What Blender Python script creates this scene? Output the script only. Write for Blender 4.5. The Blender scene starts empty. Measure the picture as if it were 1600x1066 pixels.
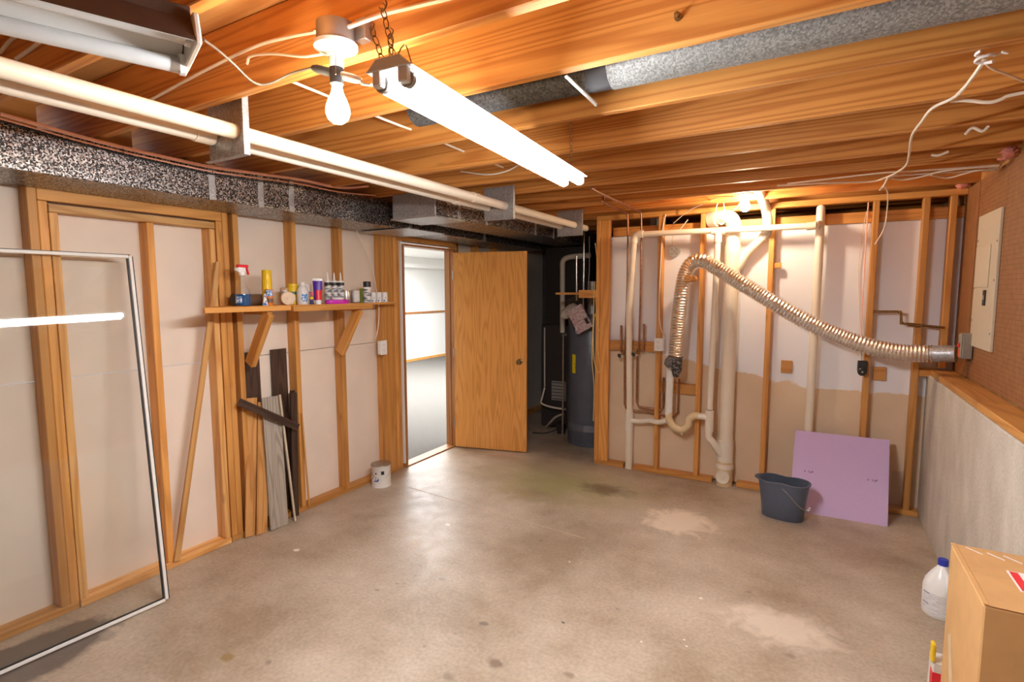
import bpy, bmesh, math, random
from mathutils import Vector, Matrix
random.seed(7)
S = bpy.context.scene
COL = S.collection
V = Vector
# ------------------------------------------------------------------ camera
CP = V((3.264, -0.23, 1.6402)); YAW, PIT, ROL, FPX = 0.5199, -0.0927, -0.0021, 825.25
_F = V((-math.sin(YAW)*math.cos(PIT), math.cos(YAW)*math.cos(PIT), math.sin(PIT)))
_R0 = V((math.cos(YAW), math.sin(YAW), 0)); _U0 = _R0.cross(_F)
_R = _R0*math.cos(ROL) + _U0*math.sin(ROL); _U = _U0*math.cos(ROL) - _R0*math.sin(ROL)
def P(px, py, ax, v):
    """photo pixel -> point on the plane (axis ax = v)"""
    d = _F + _R*((px-800)/FPX) - _U*((py-533)/FPX)
    return CP + d*((v-CP[ax])/d[ax])
cam = bpy.data.cameras.new('camera'); co = bpy.data.objects.new('camera', cam); COL.objects.link(co)
cam.sensor_width = 36; cam.lens = FPX/1600*36; cam.clip_start = .02
co.matrix_world = Matrix(((_R.x, _U.x, -_F.x, CP.x), (_R.y, _U.y, -_F.y, CP.y), (_R.z, _U.z, -_F.z, CP.z), (0, 0, 0, 1)))
S.camera = co
# ------------------------------------------------------------------ world, light, exposure
w = bpy.data.worlds.new('world'); S.world = w; w.use_nodes = True
w.node_tree.nodes['Background'].inputs[0].default_value = (.75, .8, .9, 1)
w.node_tree.nodes['Background'].inputs[1].default_value = .3
S.view_settings.view_transform = 'Standard'; S.view_settings.look = 'None'
S.view_settings.gamma = 1; S.view_settings.use_curve_mapping = False
S.view_settings.exposure = 1.62
try:
    S.cycles.use_denoising = True; S.cycles.max_bounces = 10; S.cycles.diffuse_bounces = 6; S.cycles.transparent_max_bounces = 12
    S.cycles.sample_clamp_indirect = 6
except Exception: pass
TUBE_W, BULB_W, BULB2_W = 58.0, 92.0, 150.0       # emission strengths of the lamps
def area(name, loc, rot, sx, sy, power, col):
    l = bpy.data.lights.new(name, 'AREA'); l.shape = 'RECTANGLE'; l.size = sx; l.size_y = sy; l.energy = power; l.color = col
    o = bpy.data.objects.new(name, l); COL.objects.link(o); o.location = loc; o.rotation_euler = rot; return o
area('next_room_fill_light', (-2.6, 6.6, 2.3), (0, 0, 0), 3.2, 4.5, 175, (.97, .98, 1))  # unseen area light, added to brighten the room beyond the door
# ------------------------------------------------------------------ node material helpers
def newmat(name):
    m = bpy.data.materials.new(name); m.use_nodes = True
    nt = m.node_tree; b = nt.nodes['Principled BSDF']; return m, nt, b
def N(nt, t, **k):
    n = nt.nodes.new(t)
    for a, v in k.items():
        if a.startswith('i_'):
            key = a[2:]; key = int(key) if key.isdigit() else key.replace('_', ' ')
            n.inputs[key].default_value = v
        else: setattr(n, a, v)
    return n
def c4(c): return (c[0], c[1], c[2], 1)
def plain(name, col, rough=.5, metal=0, var=.08, scale=30, bump=0, emit=0, spec=.5, trans=0, alpha=1, coat=0):
    m, nt, b = newmat(name); L = nt.links.new
    b.inputs['Roughness'].default_value = rough; b.inputs['Metallic'].default_value = metal
    b.inputs['Specular IOR Level'].default_value = spec
    b.inputs['Coat Weight'].default_value = coat
    tc = N(nt, 'ShaderNodeTexCoord'); nz = N(nt, 'ShaderNodeTexNoise', i_Scale=scale, i_Detail=4)
    L(tc.outputs['Object'], nz.inputs['Vector'])
    rp = N(nt, 'ShaderNodeValToRGB'); e = rp.color_ramp.elements
    e[0].position = .3; e[1].position = .7
    e[0].color = c4([x*(1-var) for x in col]); e[1].color = c4([min(1, x*(1+var)) for x in col])
    L(nz.outputs['Fac'], rp.inputs[0]); L(rp.outputs[0], b.inputs['Base Color'])
    if bump:
        bp = N(nt, 'ShaderNodeBump', i_Strength=bump, i_Distance=.004); L(nz.outputs['Fac'], bp.inputs['Height']); L(bp.outputs[0], b.inputs['Normal'])
    if emit:
        b.inputs['Emission Color'].default_value = c4(col); b.inputs['Emission Strength'].default_value = emit
    if trans: b.inputs['Transmission Weight'].default_value = trans
    return m
def wood(name, axis, light, dark, rings=26, scale=1.0, rough=.55, knots=.5, vary=.25, along=.55):
    m, nt, b = newmat(name); L = nt.links.new
    tc = N(nt, 'ShaderNodeTexCoord'); oi = N(nt, 'ShaderNodeObjectInfo')
    mul = N(nt, 'ShaderNodeMath', operation='MULTIPLY'); mul.inputs[1].default_value = 37.0; L(oi.outputs['Random'], mul.inputs[0])
    add = N(nt, 'ShaderNodeVectorMath', operation='ADD'); L(tc.outputs['Object'], add.inputs[0]); L(mul.outputs[0], add.inputs[1])
    sc = [7*scale]*3; sc[axis] = along*scale
    mp = N(nt, 'ShaderNodeMapping'); mp.inputs['Scale'].default_value = sc; L(add.outputs[0], mp.inputs['Vector'])
    n1 = N(nt, 'ShaderNodeTexNoise', i_Scale=1.0, i_Detail=1.5, i_Roughness=.4); L(mp.outputs[0], n1.inputs['Vector'])
    m2 = N(nt, 'ShaderNodeMath', operation='MULTIPLY'); m2.inputs[1].default_value = rings*6.28/2; L(n1.outputs['Fac'], m2.inputs[0])
    sn = N(nt, 'ShaderNodeMath', operation='SINE'); L(m2.outputs[0], sn.inputs[0])
    sc2 = [140*scale]*3; sc2[axis] = 5*scale
    mp2 = N(nt, 'ShaderNodeMapping'); mp2.inputs['Scale'].default_value = sc2; L(add.outputs[0], mp2.inputs['Vector'])
    n2 = N(nt, 'ShaderNodeTexNoise', i_Scale=1.0, i_Detail=3); L(mp2.outputs[0], n2.inputs['Vector'])
    mr = N(nt, 'ShaderNodeMapRange'); mr.inputs[1].default_value = -1; mr.inputs[2].default_value = 1; L(sn.outputs[0], mr.inputs[0])
    pw = N(nt, 'ShaderNodeMath', operation='POWER'); pw.inputs[1].default_value = 2.2; L(mr.outputs[0], pw.inputs[0])
    mx = N(nt, 'ShaderNodeMath', operation='MULTIPLY_ADD'); mx.inputs[1].default_value = .6; L(n2.outputs['Fac'], mx.inputs[0])
    hlf = N(nt, 'ShaderNodeMath', operation='MULTIPLY'); hlf.inputs[1].default_value = .62; L(pw.outputs[0], hlf.inputs[0]); L(hlf.outputs[0], mx.inputs[2])
    rp = N(nt, 'ShaderNodeValToRGB'); e = rp.color_ramp.elements
    e[0].position = .22; e[0].color = c4(light); e[1].position = .95; e[1].color = c4(dark); L(mx.outputs[0], rp.inputs[0])
    # knots
    sc3 = [9]*3; sc3[axis] = 2.6
    mp3 = N(nt, 'ShaderNodeMapping'); mp3.inputs['Scale'].default_value = sc3; L(add.outputs[0], mp3.inputs['Vector'])
    vo = N(nt, 'ShaderNodeTexVoronoi', i_Scale=1.0); L(mp3.outputs[0], vo.inputs['Vector'])
    kr = N(nt, 'ShaderNodeMapRange'); kr.inputs[1].default_value = .05; kr.inputs[2].default_value = .13; kr.inputs[3].default_value = knots; kr.inputs[4].default_value = 0; L(vo.outputs['Distance'], kr.inputs[0])
    km = N(nt, 'ShaderNodeMixRGB'); km.inputs[2].default_value = c4([x*.45 for x in dark]); L(kr.outputs[0], km.inputs[0]); L(rp.outputs[0], km.inputs[1])
    # board to board tone
    tv = N(nt, 'ShaderNodeMapRange'); tv.inputs[3].default_value = 1-vary; tv.inputs[4].default_value = 1+vary*.6; L(oi.outputs['Random'], tv.inputs[0])
    fm = N(nt, 'ShaderNodeVectorMath', operation='MULTIPLY'); L(km.outputs[0], fm.inputs[0]); L(tv.outputs[0], fm.inputs[1])
    L(fm.outputs[0], b.inputs['Base Color']); b.inputs['Roughness'].default_value = rough
    bp = N(nt, 'ShaderNodeBump', i_Strength=.15, i_Distance=.002); L(mx.outputs[0], bp.inputs['Height']); L(bp.outputs[0], b.inputs['Normal'])
    return m
def galv(name, scale=90, lo=.12, hi=.75, rough=.35, metal=.85, tint=(1, 1, 1), p0=.15):
    m, nt, b = newmat(name); L = nt.links.new
    tc = N(nt, 'ShaderNodeTexCoord'); vo = N(nt, 'ShaderNodeTexVoronoi', i_Scale=scale); L(tc.outputs['Object'], vo.inputs['Vector'])
    rp = N(nt, 'ShaderNodeValToRGB'); e = rp.color_ramp.elements
    e[0].position = p0; e[0].color = c4([lo*t for t in tint]); e[1].position = .97; e[1].color = c4([hi*t for t in tint])
    sp = N(nt, 'ShaderNodeSeparateColor'); L(vo.outputs['Color'], sp.inputs[0]); L(sp.outputs[0], rp.inputs[0])
    L(rp.outputs[0], b.inputs['Base Color']); b.inputs['Metallic'].default_value = metal
    mr = N(nt, 'ShaderNodeMapRange'); mr.inputs[3].default_value = rough-.12; mr.inputs[4].default_value = rough+.2; L(sp.outputs[1], mr.inputs[0]); L(mr.outputs[0], b.inputs['Roughness'])
    bp = N(nt, 'ShaderNodeBump', i_Strength=.25, i_Distance=.003); L(sp.outputs[2], bp.inputs['Height']); L(bp.outputs[0], b.inputs['Normal'])
    return m
def printed(name, base, ink, sx=60, sz=160, amount=.5, rough=.5):
    """flat print: rows of small broken marks"""
    m, nt, b = newmat(name); L = nt.links.new
    tc = N(nt, 'ShaderNodeTexCoord'); mp = N(nt, 'ShaderNodeMapping'); mp.inputs['Scale'].default_value = (sx, sx, sz); L(tc.outputs['Object'], mp.inputs['Vector'])
    nz = N(nt, 'ShaderNodeTexNoise', i_Scale=1.0, i_Detail=1); L(mp.outputs[0], nz.inputs['Vector'])
    rp = N(nt, 'ShaderNodeValToRGB'); rp.color_ramp.interpolation = 'CONSTANT'; e = rp.color_ramp.elements
    e[0].position = 0; e[0].color = c4(base); e[1].position = 1-amount; e[1].color = c4(ink)
    L(nz.outputs['Fac'], rp.inputs[0]); L(rp.outputs[0], b.inputs['Base Color']); b.inputs['Roughness'].default_value = rough
    return m
# ------------------------------------------------------------------ mesh helpers
WL = {}
def add(name, verts, faces, mat, parent=None, origin=None, smooth=False, rot=None):
    """verts in world space (or local when rot is given with origin)"""
    if origin is None:
        xs = [v[0] for v in verts]; ys = [v[1] for v in verts]; zs = [v[2] for v in verts]
        origin = ((min(xs)+max(xs))/2, (min(ys)+max(ys))/2, min(zs))
    o = V(origin); me = bpy.data.meshes.new(name)
    me.from_pydata([tuple(V(v)-o) if rot is None else tuple(v) for v in verts], [], faces)
    me.materials.append(mat)
    bm = bmesh.new(); bm.from_mesh(me); bmesh.ops.recalc_face_normals(bm, faces=bm.faces); bm.to_mesh(me); bm.free()
    if smooth:
        for p in me.polygons: p.use_smooth = True
    ob = bpy.data.objects.new(name, me); COL.objects.link(ob)
    pl = V((0, 0, 0))
    if parent is not None: ob.parent = parent; pl = WL[parent.name]
    ob.location = o-pl; WL[ob.name] = o
    if rot is not None: ob.rotation_euler = rot.to_euler()
    return ob
def sharp(ob, ang=40):
    me = ob.data
    bm = bmesh.new(); bm.from_mesh(me)
    for e in bm.edges:
        if len(e.link_faces) == 2 and e.calc_face_angle(0) > math.radians(ang): e.smooth = False
    bm.to_mesh(me); bm.free(); return ob
def thing(name, label, cat, loc, group=None):
    o = bpy.data.objects.new(name, None); COL.objects.link(o); o.empty_display_size = .05
    o.location = loc; WL[o.name] = V(loc); return tag(o, label, cat, group)
def tag(o, label, cat, group=None):
    o['label'] = label; o['category'] = cat
    if group: o['group'] = group
    return o
def struct(o): o['kind'] = 'structure'; return o
BF = [(0, 1, 2, 3), (7, 6, 5, 4), (0, 4, 5, 1), (1, 5, 6, 2), (2, 6, 7, 3), (3, 7, 4, 0)]
def bevelled(vs, bev):
    bm = bmesh.new(); bv = [bm.verts.new(v) for v in vs]
    for f in BF: bm.faces.new([bv[i] for i in f])
    bmesh.ops.recalc_face_normals(bm, faces=bm.faces)
    if bev: bmesh.ops.bevel(bm, geom=bm.edges[:], offset=bev, segments=1, affect='EDGES', profile=.5)
    bm.verts.index_update()
    r = [v.co.copy() for v in bm.verts], [[v.index for v in f.verts] for f in bm.faces]; bm.free(); return r
def box(name, x0, x1, y0, y1, z0, z1, mat, parent=None, bev=.002, origin=None):
    vs = [(x0, y0, z0), (x1, y0, z0), (x1, y1, z0), (x0, y1, z0), (x0, y0, z1), (x1, y0, z1), (x1, y1, z1), (x0, y1, z1)]
    a, f = bevelled(vs, bev); return add(name, a, f, mat, parent, origin)
def beam(name, p0, p1, w, t, mat, parent=None, up=(0, 1, 0), bev=.002):
    """box from p0 to p1; w across 'up' direction, t along the third"""
    p0, p1 = V(p0), V(p1); z = (p1-p0); ln = z.length; z.normalize()
    y = V(up); y = (y-z*y.dot(z)).normalized(); x = y.cross(z)
    h, k = w/2, t/2
    vs = [(-k, -h, 0), (k, -h, 0), (k, h, 0), (-k, h, 0), (-k, -h, ln), (k, -h, ln), (k, h, ln), (-k, h, ln)]
    a, f = bevelled(vs, bev)
    return add(name, a, f, mat, parent, origin=p0, rot=Matrix((x, y, z)).transposed())
def frames(pts):
    ts = []
    for i in range(len(pts)):
        a = pts[max(i-1, 0)]; b = pts[min(i+1, len(pts)-1)]; ts.append((b-a).normalized())
    up = V((0, 0, 1)) if abs(ts[0].z) < .9 else V((0, 1, 0))
    n = (up-ts[0]*up.dot(ts[0])).normalized(); out = []
    for t in ts:
        n = (n-t*n.dot(t)); n = n.normalized() if n.length > 1e-6 else V((1, 0, 0)); out.append((t, n, t.cross(n)))
    return out
def tube(name, pts, r, mat, parent=None, n=10, smooth=True, radii=None, caps=True):
    pts = [V(p) for p in pts]; fr = frames(pts); vs = []; fs = []
    for i, (p, (t, a, b)) in enumerate(zip(pts, fr)):
        rr = radii[i] if radii else r
        for k in range(n):
            an = 2*math.pi*k/n; vs.append(p+(a*math.cos(an)+b*math.sin(an))*rr)
    for i in range(len(pts)-1):
        for k in range(n): fs.append((i*n+k, i*n+(k+1) % n, (i+1)*n+(k+1) % n, (i+1)*n+k))
    if caps: fs.append(tuple(range(n))); fs.append(tuple(range((len(pts)-1)*n, len(pts)*n)))
    o = add(name, vs, fs, mat, parent, smooth=smooth); return sharp(o, 50) if smooth else o
def cr(pts, k=6):
    pts = [V(p) for p in pts]; q = [pts[0]*2-pts[1]]+pts+[pts[-1]*2-pts[-2]]; out = []
    for i in range(1, len(q)-2):
        a, b, c, d = q[i-1:i+3]
        for j in range(k):
            t = j/k; out.append(.5*((2*b)+(c-a)*t+(2*a-5*b+4*c-d)*t*t+(3*b-a-3*c+d)*t**3))
    return out+[pts[-1]]
def lathe(name, prof, mat, loc, parent=None, n=20, axis=(0, 0, 1), smooth=True):
    """profile (r, h) turned about axis through loc"""
    z = V(axis).normalized(); a = V((1, 0, 0)) if abs(z.x) < .9 else V((0, 1, 0)); x = (a-z*a.dot(z)).normalized(); y = z.cross(x)
    loc = V(loc); vs = []; fs = []
    for r, h in prof:
        for k in range(n):
            an = 2*math.pi*k/n; vs.append(loc+z*h+(x*math.cos(an)+y*math.sin(an))*max(r, 1e-4))
    m = len(prof)
    for i in range(m-1):
        for k in range(n): fs.append((i*n+k, i*n+(k+1) % n, (i+1)*n+(k+1) % n, (i+1)*n+k))
    fs.append(tuple(range(n))); fs.append(tuple(range((m-1)*n, m*n)))
    o = add(name, vs, fs, mat, parent, smooth=smooth); return sharp(o, 40)
def patch(name, loc, r, ang, half, z0, z1, mat, parent, n=8, th=.0008):
    """label wrapped round a vertical cylinder; ang = direction it faces"""
    vs = []; fs = []
    for rr in (r-.0004, r+th):
        for z in (z0, z1):
            for k in range(n+1):
                a = ang-half+2*half*k/n; vs.append((loc[0]+rr*math.cos(a), loc[1]+rr*math.sin(a), z))
    m = n+1
    for k in range(n):
        fs.append((2*m+k, 2*m+k+1, 3*m+k+1, 3*m+k)); fs.append((k, k+1, m+k+1, m+k))
        fs.append((k, k+1, 2*m+k+1, 2*m+k)); fs.append((m+k, m+k+1, 3*m+k+1, 3*m+k))
    fs.append((0, m, 3*m, 2*m)); fs.append((n, m+n, 3*m+n, 2*m+n))
    return add(name, vs, fs, mat, parent)
def wire(name, label, pts, r, mat, k=6, cat='cable', n=7, group=None):
    return tag(tube(name, cr(pts, k), r, mat, n=n), label, cat, group)
def cyl(name, p0, p1, r, mat, parent=None, n=16): return tube(name, [p0, p1], r, mat, parent, n)
def facing(x, y): return math.atan2(CP.y-y, CP.x-x)
# ------------------------------------------------------------------ materials
SL, SD = (.72, .345, .09), (.57, .245, .052)
W_Z = wood('stud_wood', 2, SL, SD, rings=16); W_Y = wood('plate_wood_along', 1, SL, SD, rings=16); W_X = wood('plate_wood_across', 0, SL, SD, rings=16)
W_ZP = wood('pale_stud_wood', 2, (.78, .44, .155), (.60, .28, .075), rings=16); W_YP = wood('pale_plate_wood', 1, (.80, .46, .165), (.60, .28, .075), rings=16)
J_X = wood('joist_wood', 0, (.67, .305, .072), (.46, .165, .03), rings=36, knots=.3, vary=.14, along=.22)
PLY = wood('subfloor_plywood', 0, (.70, .40, .15), (.48, .21, .06), rings=9, scale=.6, knots=.4)
OAK = wood('door_veneer', 2, (.80, .385, .105), (.64, .285, .065), rings=20, scale=1.6, rough=.32, knots=0, vary=.02)
JAMB = wood('jamb_wood', 2, (.46, .2, .06), (.34, .13, .035), rings=12, rough=.4, knots=0, vary=.05)
OAKP = wood('light_oak_plank', 2, (.70, .36, .12), (.50, .22, .06), rings=24, scale=1.4, knots=0, vary=.1)
GREYP = wood('grey_oak_plank', 2, (.42, .37, .31), (.27, .23, .19), rings=26, scale=1.6, knots=.2, vary=.1)
DARKP = wood('dark_brown_plank', 2, (.075, .04, .028), (.035, .018, .012), rings=20, scale=1.6, rough=.4, knots=0, vary=.2)
GALV = galv('galvanised_spangle', 175, .035, .62, .32, tint=(1, .95, .92), p0=.35); GALVF = galv('galvanised_fine', 240, .35, .62, .4, .8, (.95, .98, 1)); GALVP = galv('galvanised_plain', 160, .4, .6, .42, .75, (.95, .98, 1.02))
ALU = plain('crinkled_foil', (.86, .83, .78), .2, 1, .12, 160, .6); STEEL = plain('dull_steel', (.42, .4, .37), .4, .9); CHROME = plain('polished_steel', (.75, .73, .7), .2, 1)
BLACKM = plain('black_metal', (.03, .03, .032), .45); CHAINM = plain('chain_brass', (.30, .19, .10), .4, .9)
PVC = plain('cream_pvc', (.85, .77, .64), .35, var=.03, scale=6); PVCW = plain('white_pvc', (.84, .78, .68), .3, var=.03, scale=6); PVCY = plain('yellowed_pvc', (.76, .60, .36), .35, var=.06, scale=14); PVCG = plain('grey_pvc', (.55, .52, .47), .4)
COPPER = plain('dull_copper', (.36, .17, .095), .4, .8, .25, 40); BRASS = plain('aged_brass', (.28, .17, .07), .4, .9, .3, 40)
CABLE = plain('cream_cable', (.80, .72, .60), .45, var=.05); CABLEP = plain('salmon_cable', (.95, .56, .44), .4, var=.06); CABLEY = plain('yellow_cord', (.78, .55, .18), .5); CORD = plain('grey_cord', (.09, .075, .06), .5)
WHITE = plain('white_enamel', (.84, .83, .80), .35, var=.03, scale=8); WHITEP = plain('white_plastic', (.85, .85, .84), .3, var=.03); PORC = plain('porcelain', (.86, .82, .74), .2, var=.03); BROWNM = plain('brown_enamel', (.10, .06, .045), .4, var=.1)
BLACK = plain('black_plastic', (.02, .02, .022), .4); GREYPL = plain('slate_plastic', (.085, .105, .15), .42, var=.12, scale=200, bump=.1); GREYT = plain('heater_grey_enamel', (.10, .115, .15), .35, var=.06, scale=10)
DRY = plain('drywall_paper', (.78, .68, .58), .85, var=.05, scale=3); CARPET = plain('beige_carpet', (.145, .135, .12), .95, var=.18, scale=160, bump=.8); HALLW = plain('white_wall_paint', (.86, .85, .82), .8, var=.01, scale=2)
PEGP = plain('brown_hardboard', (.30, .13, .045), .6, var=.12, scale=14); FOAM = plain('lilac_foam_board', (.66, .49, .80), .7, var=.08, scale=300, bump=.1); CARD = plain('corrugated_cardboard', (.56, .315, .125), .75, var=.07, scale=12)
PINK = plain('pink_insulation', (.80, .32, .26), .95, var=.2, scale=60, bump=.8); PAPER = plain('paper', (.80, .76, .74), .8); TAPEC = plain('clear_tape', (.72, .52, .3), .15)
RED = plain('red_plastic', (.75, .02, .035), .35); YELLOW = plain('yellow_paint', (.85, .56, .02), .35); BLUEL = plain('blue_fluid', (.012, .09, .26), .15, var=.05); BLUEC = plain('blue_cap', (.02, .04, .42), .4); GREEN = plain('green_label', (.22, .36, .06), .4); ORANGE = plain('orange_print', (.72, .2, .03), .4)
PURPLE = plain('violet_tube', (.08, .02, .35), .3); MAGENTA = plain('magenta_plastic', (.55, .03, .48), .25); TAN = plain('tan_cork', (.55, .36, .21), .7, var=.12, scale=60); BROWNJ = plain('brown_jar', (.15, .085, .05), .35); SILVER = plain('tin', (.6, .58, .55), .3, .9)
LETTER = printed('blue_print', (.86, .86, .86), (.05, .12, .42), 60, 40, .44); FINEP = printed('fine_grey_print', (.80, .80, .80), (.58, .58, .61), 30, 800, .5); DARKPR = printed('dark_print', (.70, .69, .68), (.16, .17, .19), 22, 150, .5); YELPR = printed('yellow_label_print', (.85, .72, .01), (.03, .05, .02), 40, 90, .34); PINKPR = printed('pink_print', (.80, .70, .70), (.62, .35, .38), 40, 70, .45); BLUEPR = printed('pale_blue_print', (.82, .85, .9), (.12, .3, .62), 80, 80, .55)
CLEAR = None
def mixglass(name, tint, fac, rough=.02):
    m = bpy.data.materials.new(name); m.use_nodes = True; nt = m.node_tree; nt.nodes.clear(); L = nt.links.new
    o = N(nt, 'ShaderNodeOutputMaterial'); t = N(nt, 'ShaderNodeBsdfTransparent'); t.inputs[0].default_value = c4(tint)
    g = N(nt, 'ShaderNodeBsdfGlossy'); g.inputs['Roughness'].default_value = rough
    lw = N(nt, 'ShaderNodeLayerWeight'); lw.inputs[0].default_value = .3; mx = N(nt, 'ShaderNodeMixShader'); ma = N(nt, 'ShaderNodeMath', operation='MULTIPLY_ADD'); ma.inputs[1].default_value = fac; ma.inputs[2].default_value = .03
    L(lw.outputs['Facing'], ma.inputs[0]); L(ma.outputs[0], mx.inputs[0]); L(t.outputs[0], mx.inputs[1]); L(g.outputs[0], mx.inputs[2]); L(mx.outputs[0], o.inputs[0]); return m
GLASS = mixglass('clear_glass', (.96, .97, .965), .25); CLEARP = mixglass('clear_plastic', (.95, .95, .95), .3, .08); FILM = mixglass('clear_film', (.93, .92, .92), .3, .12)
def emis(name, col, st):
    m = bpy.data.materials.new(name); m.use_nodes = True; nt = m.node_tree; nt.nodes.clear()
    e = N(nt, 'ShaderNodeEmission'); e.inputs[0].default_value = c4(col); e.inputs[1].default_value = st; o = N(nt, 'ShaderNodeOutputMaterial'); nt.links.new(e.outputs[0], o.inputs[0]); return m
M_TUBE = emis('lit_tube', (.95, .97, 1), TUBE_W); M_BULB = emis('lit_bulb', (1, .76, .48), BULB_W); M_BULB2 = emis('lit_bulb_small', (1, .78, .54), BULB2_W)
# concrete floor with its stains
def concrete_floor():
    m, nt, b = newmat('concrete_slab'); L = nt.links.new
    tc = N(nt, 'ShaderNodeTexCoord'); n1 = N(nt, 'ShaderNodeTexNoise', i_Scale=1.3, i_Detail=7, i_Roughness=.62); n2 = N(nt, 'ShaderNodeTexNoise', i_Scale=55, i_Detail=4)
    n3 = N(nt, 'ShaderNodeTexNoise', i_Scale=9, i_Detail=5, i_Distortion=.8)
    for n in (n1, n2, n3): L(tc.outputs['Object'], n.inputs['Vector'])
    rp = N(nt, 'ShaderNodeValToRGB'); e = rp.color_ramp.elements; e[0].position = .36; e[0].color = (.33, .25, .172, 1); e[1].position = .64; e[1].color = (.56, .475, .375, 1)
    L(n1.outputs['Fac'], rp.inputs[0]); cur = rp.outputs[0]
    mx = N(nt, 'ShaderNodeMixRGB', blend_type='OVERLAY'); mx.inputs[0].default_value = .33; L(cur, mx.inputs[1]); L(n2.outputs['Fac'], mx.inputs[2]); cur = mx.outputs[0]
    def stain(pt, rx, ry, col, st, soft=.5, wob=.8):
        nonlocal cur
        mp = N(nt, 'ShaderNodeMapping'); mp.vector_type = 'TEXTURE'; mp.inputs['Location'].default_value = (pt.x, pt.y, 0); mp.inputs['Scale'].default_value = (rx, ry, 1); L(tc.outputs['Object'], mp.inputs['Vector'])
        ln = N(nt, 'ShaderNodeVectorMath', operation='LENGTH'); L(mp.outputs[0], ln.inputs[0])
        ad = N(nt, 'ShaderNodeMath', operation='MULTIPLY_ADD'); ad.inputs[1].default_value = wob*2; L(n3.outputs['Fac'], ad.inputs[0]); L(ln.outputs['Value'], ad.inputs[2])
        mr = N(nt, 'ShaderNodeMapRange'); mr.inputs[1].default_value = 1+wob-soft; mr.inputs[2].default_value = 1+wob+soft*.3; mr.inputs[3].default_value = st; mr.inputs[4].default_value = 0; L(ad.outputs[0], mr.inputs[0])
        mm = N(nt, 'ShaderNodeMixRGB'); mm.inputs[2].default_value = c4(col); L(mr.outputs[0], mm.inputs[0]); L(cur, mm.inputs[1]); cur = mm.outputs[0]
    stain(P(840, 770, 2, 0), .32, .2, (.25, .165, .085), .75, .8)
    stain(P(880, 755, 2, 0), .72, .48, (.36, .34, .15), .85, .9)
    stain(P(945, 765, 2, 0), .22, .13, (.12, .09, .05), .75, .6)
    stain(P(1060, 815, 2, 0), .23, .22, (.82, .71, .57), .95, .4)
    stain(P(1215, 980, 2, 0), .26, .16, (.78, .68, .56), .75, .5)
    stain(P(25, 1040, 2, 0), .2, .40, (.10, .075, .06), .85, .15, .3)
    stain(P(355, 1027, 2, 0), .035, .03, (.28, .18, .06), .8, .4)
    stain(P(775, 1037, 2, 0), .04, .025, (.15, .1, .06), .7, .4)
    stain(P(756, 975, 2, 0), .025, .018, (.12, .1, .08), .7, .4)
    stain(P(880, 973, 2, 0), .011, .008, (.05, .03, .02), .8, .3)
    stain(P(890, 1055, 2, 0), .03, .02, (.2, .15, .1), .6, .5)
    stain(P(845, 845, 2, 0), .02, .02, (.2, .15, .1), .6, .5)
    for px, py, sz in ((1002, 1003, .006), (1069, 1000, .008), (1073, 1010, .008), (955, 900, .005), (890, 878, .007), (1095, 935, .01), (463, 860, .02), (700, 820, .02)): stain(P(px, py, 2, 0), sz, sz*.8, (.9, .85, .78), .9, .3)
    for px, py, sz in ((420, 1035, .02), (590, 922, .02), (620, 912, .015), (690, 905, .02), (712, 990, .012), (663, 1010, .012), (700, 1058, .03), (860, 890, .02), (1170, 925, .02), (1235, 1025, .03), (965, 952, .012), (980, 955, .01)): stain(P(px, py, 2, 0), sz, sz*.7, (.2, .15, .11), .5, .5)
    L(cur, b.inputs['Base Color'])
    rr = N(nt, 'ShaderNodeMapRange'); rr.inputs[3].default_value = .28; rr.inputs[4].default_value = .6; L(n3.outputs['Fac'], rr.inputs[0]); L(rr.outputs[0], b.inputs['Roughness'])
    bp = N(nt, 'ShaderNodeBump', i_Strength=.12, i_Distance=.004); L(n2.outputs['Fac'], bp.inputs['Height']); L(bp.outputs[0], b.inputs['Normal'])
    return m
def concrete_wall():
    m, nt, b = newmat('poured_concrete'); L = nt.links.new
    tc = N(nt, 'ShaderNodeTexCoord'); n1 = N(nt, 'ShaderNodeTexNoise', i_Scale=2, i_Detail=8); n2 = N(nt, 'ShaderNodeTexNoise', i_Scale=70, i_Detail=3)
    mp = N(nt, 'ShaderNodeMapping'); mp.inputs['Scale'].default_value = (3, 3, 1.6); L(tc.outputs['Object'], mp.inputs['Vector']); L(mp.outputs[0], n1.inputs['Vector']); L(tc.outputs['Object'], n2.inputs['Vector'])
    rp = N(nt, 'ShaderNodeValToRGB'); e = rp.color_ramp.elements; e[0].position = .3; e[0].color = (.48, .43, .36, 1); e[1].position = .7; e[1].color = (.64, .59, .51, 1)
    L(n1.outputs['Fac'], rp.inputs[0]); mx = N(nt, 'ShaderNodeMixRGB', blend_type='OVERLAY'); mx.inputs[0].default_value = .3; L(rp.outputs[0], mx.inputs[1]); L(n2.outputs['Fac'], mx.inputs[2]); L(mx.outputs[0], b.inputs['Base Color'])
    b.inputs['Roughness'].default_value = .85
    bp = N(nt, 'ShaderNodeBump', i_Strength=.25, i_Distance=.004); L(n2.outputs['Fac'], bp.inputs['Height']); L(bp.outputs[0], b.inputs['Normal']); return m
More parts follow.
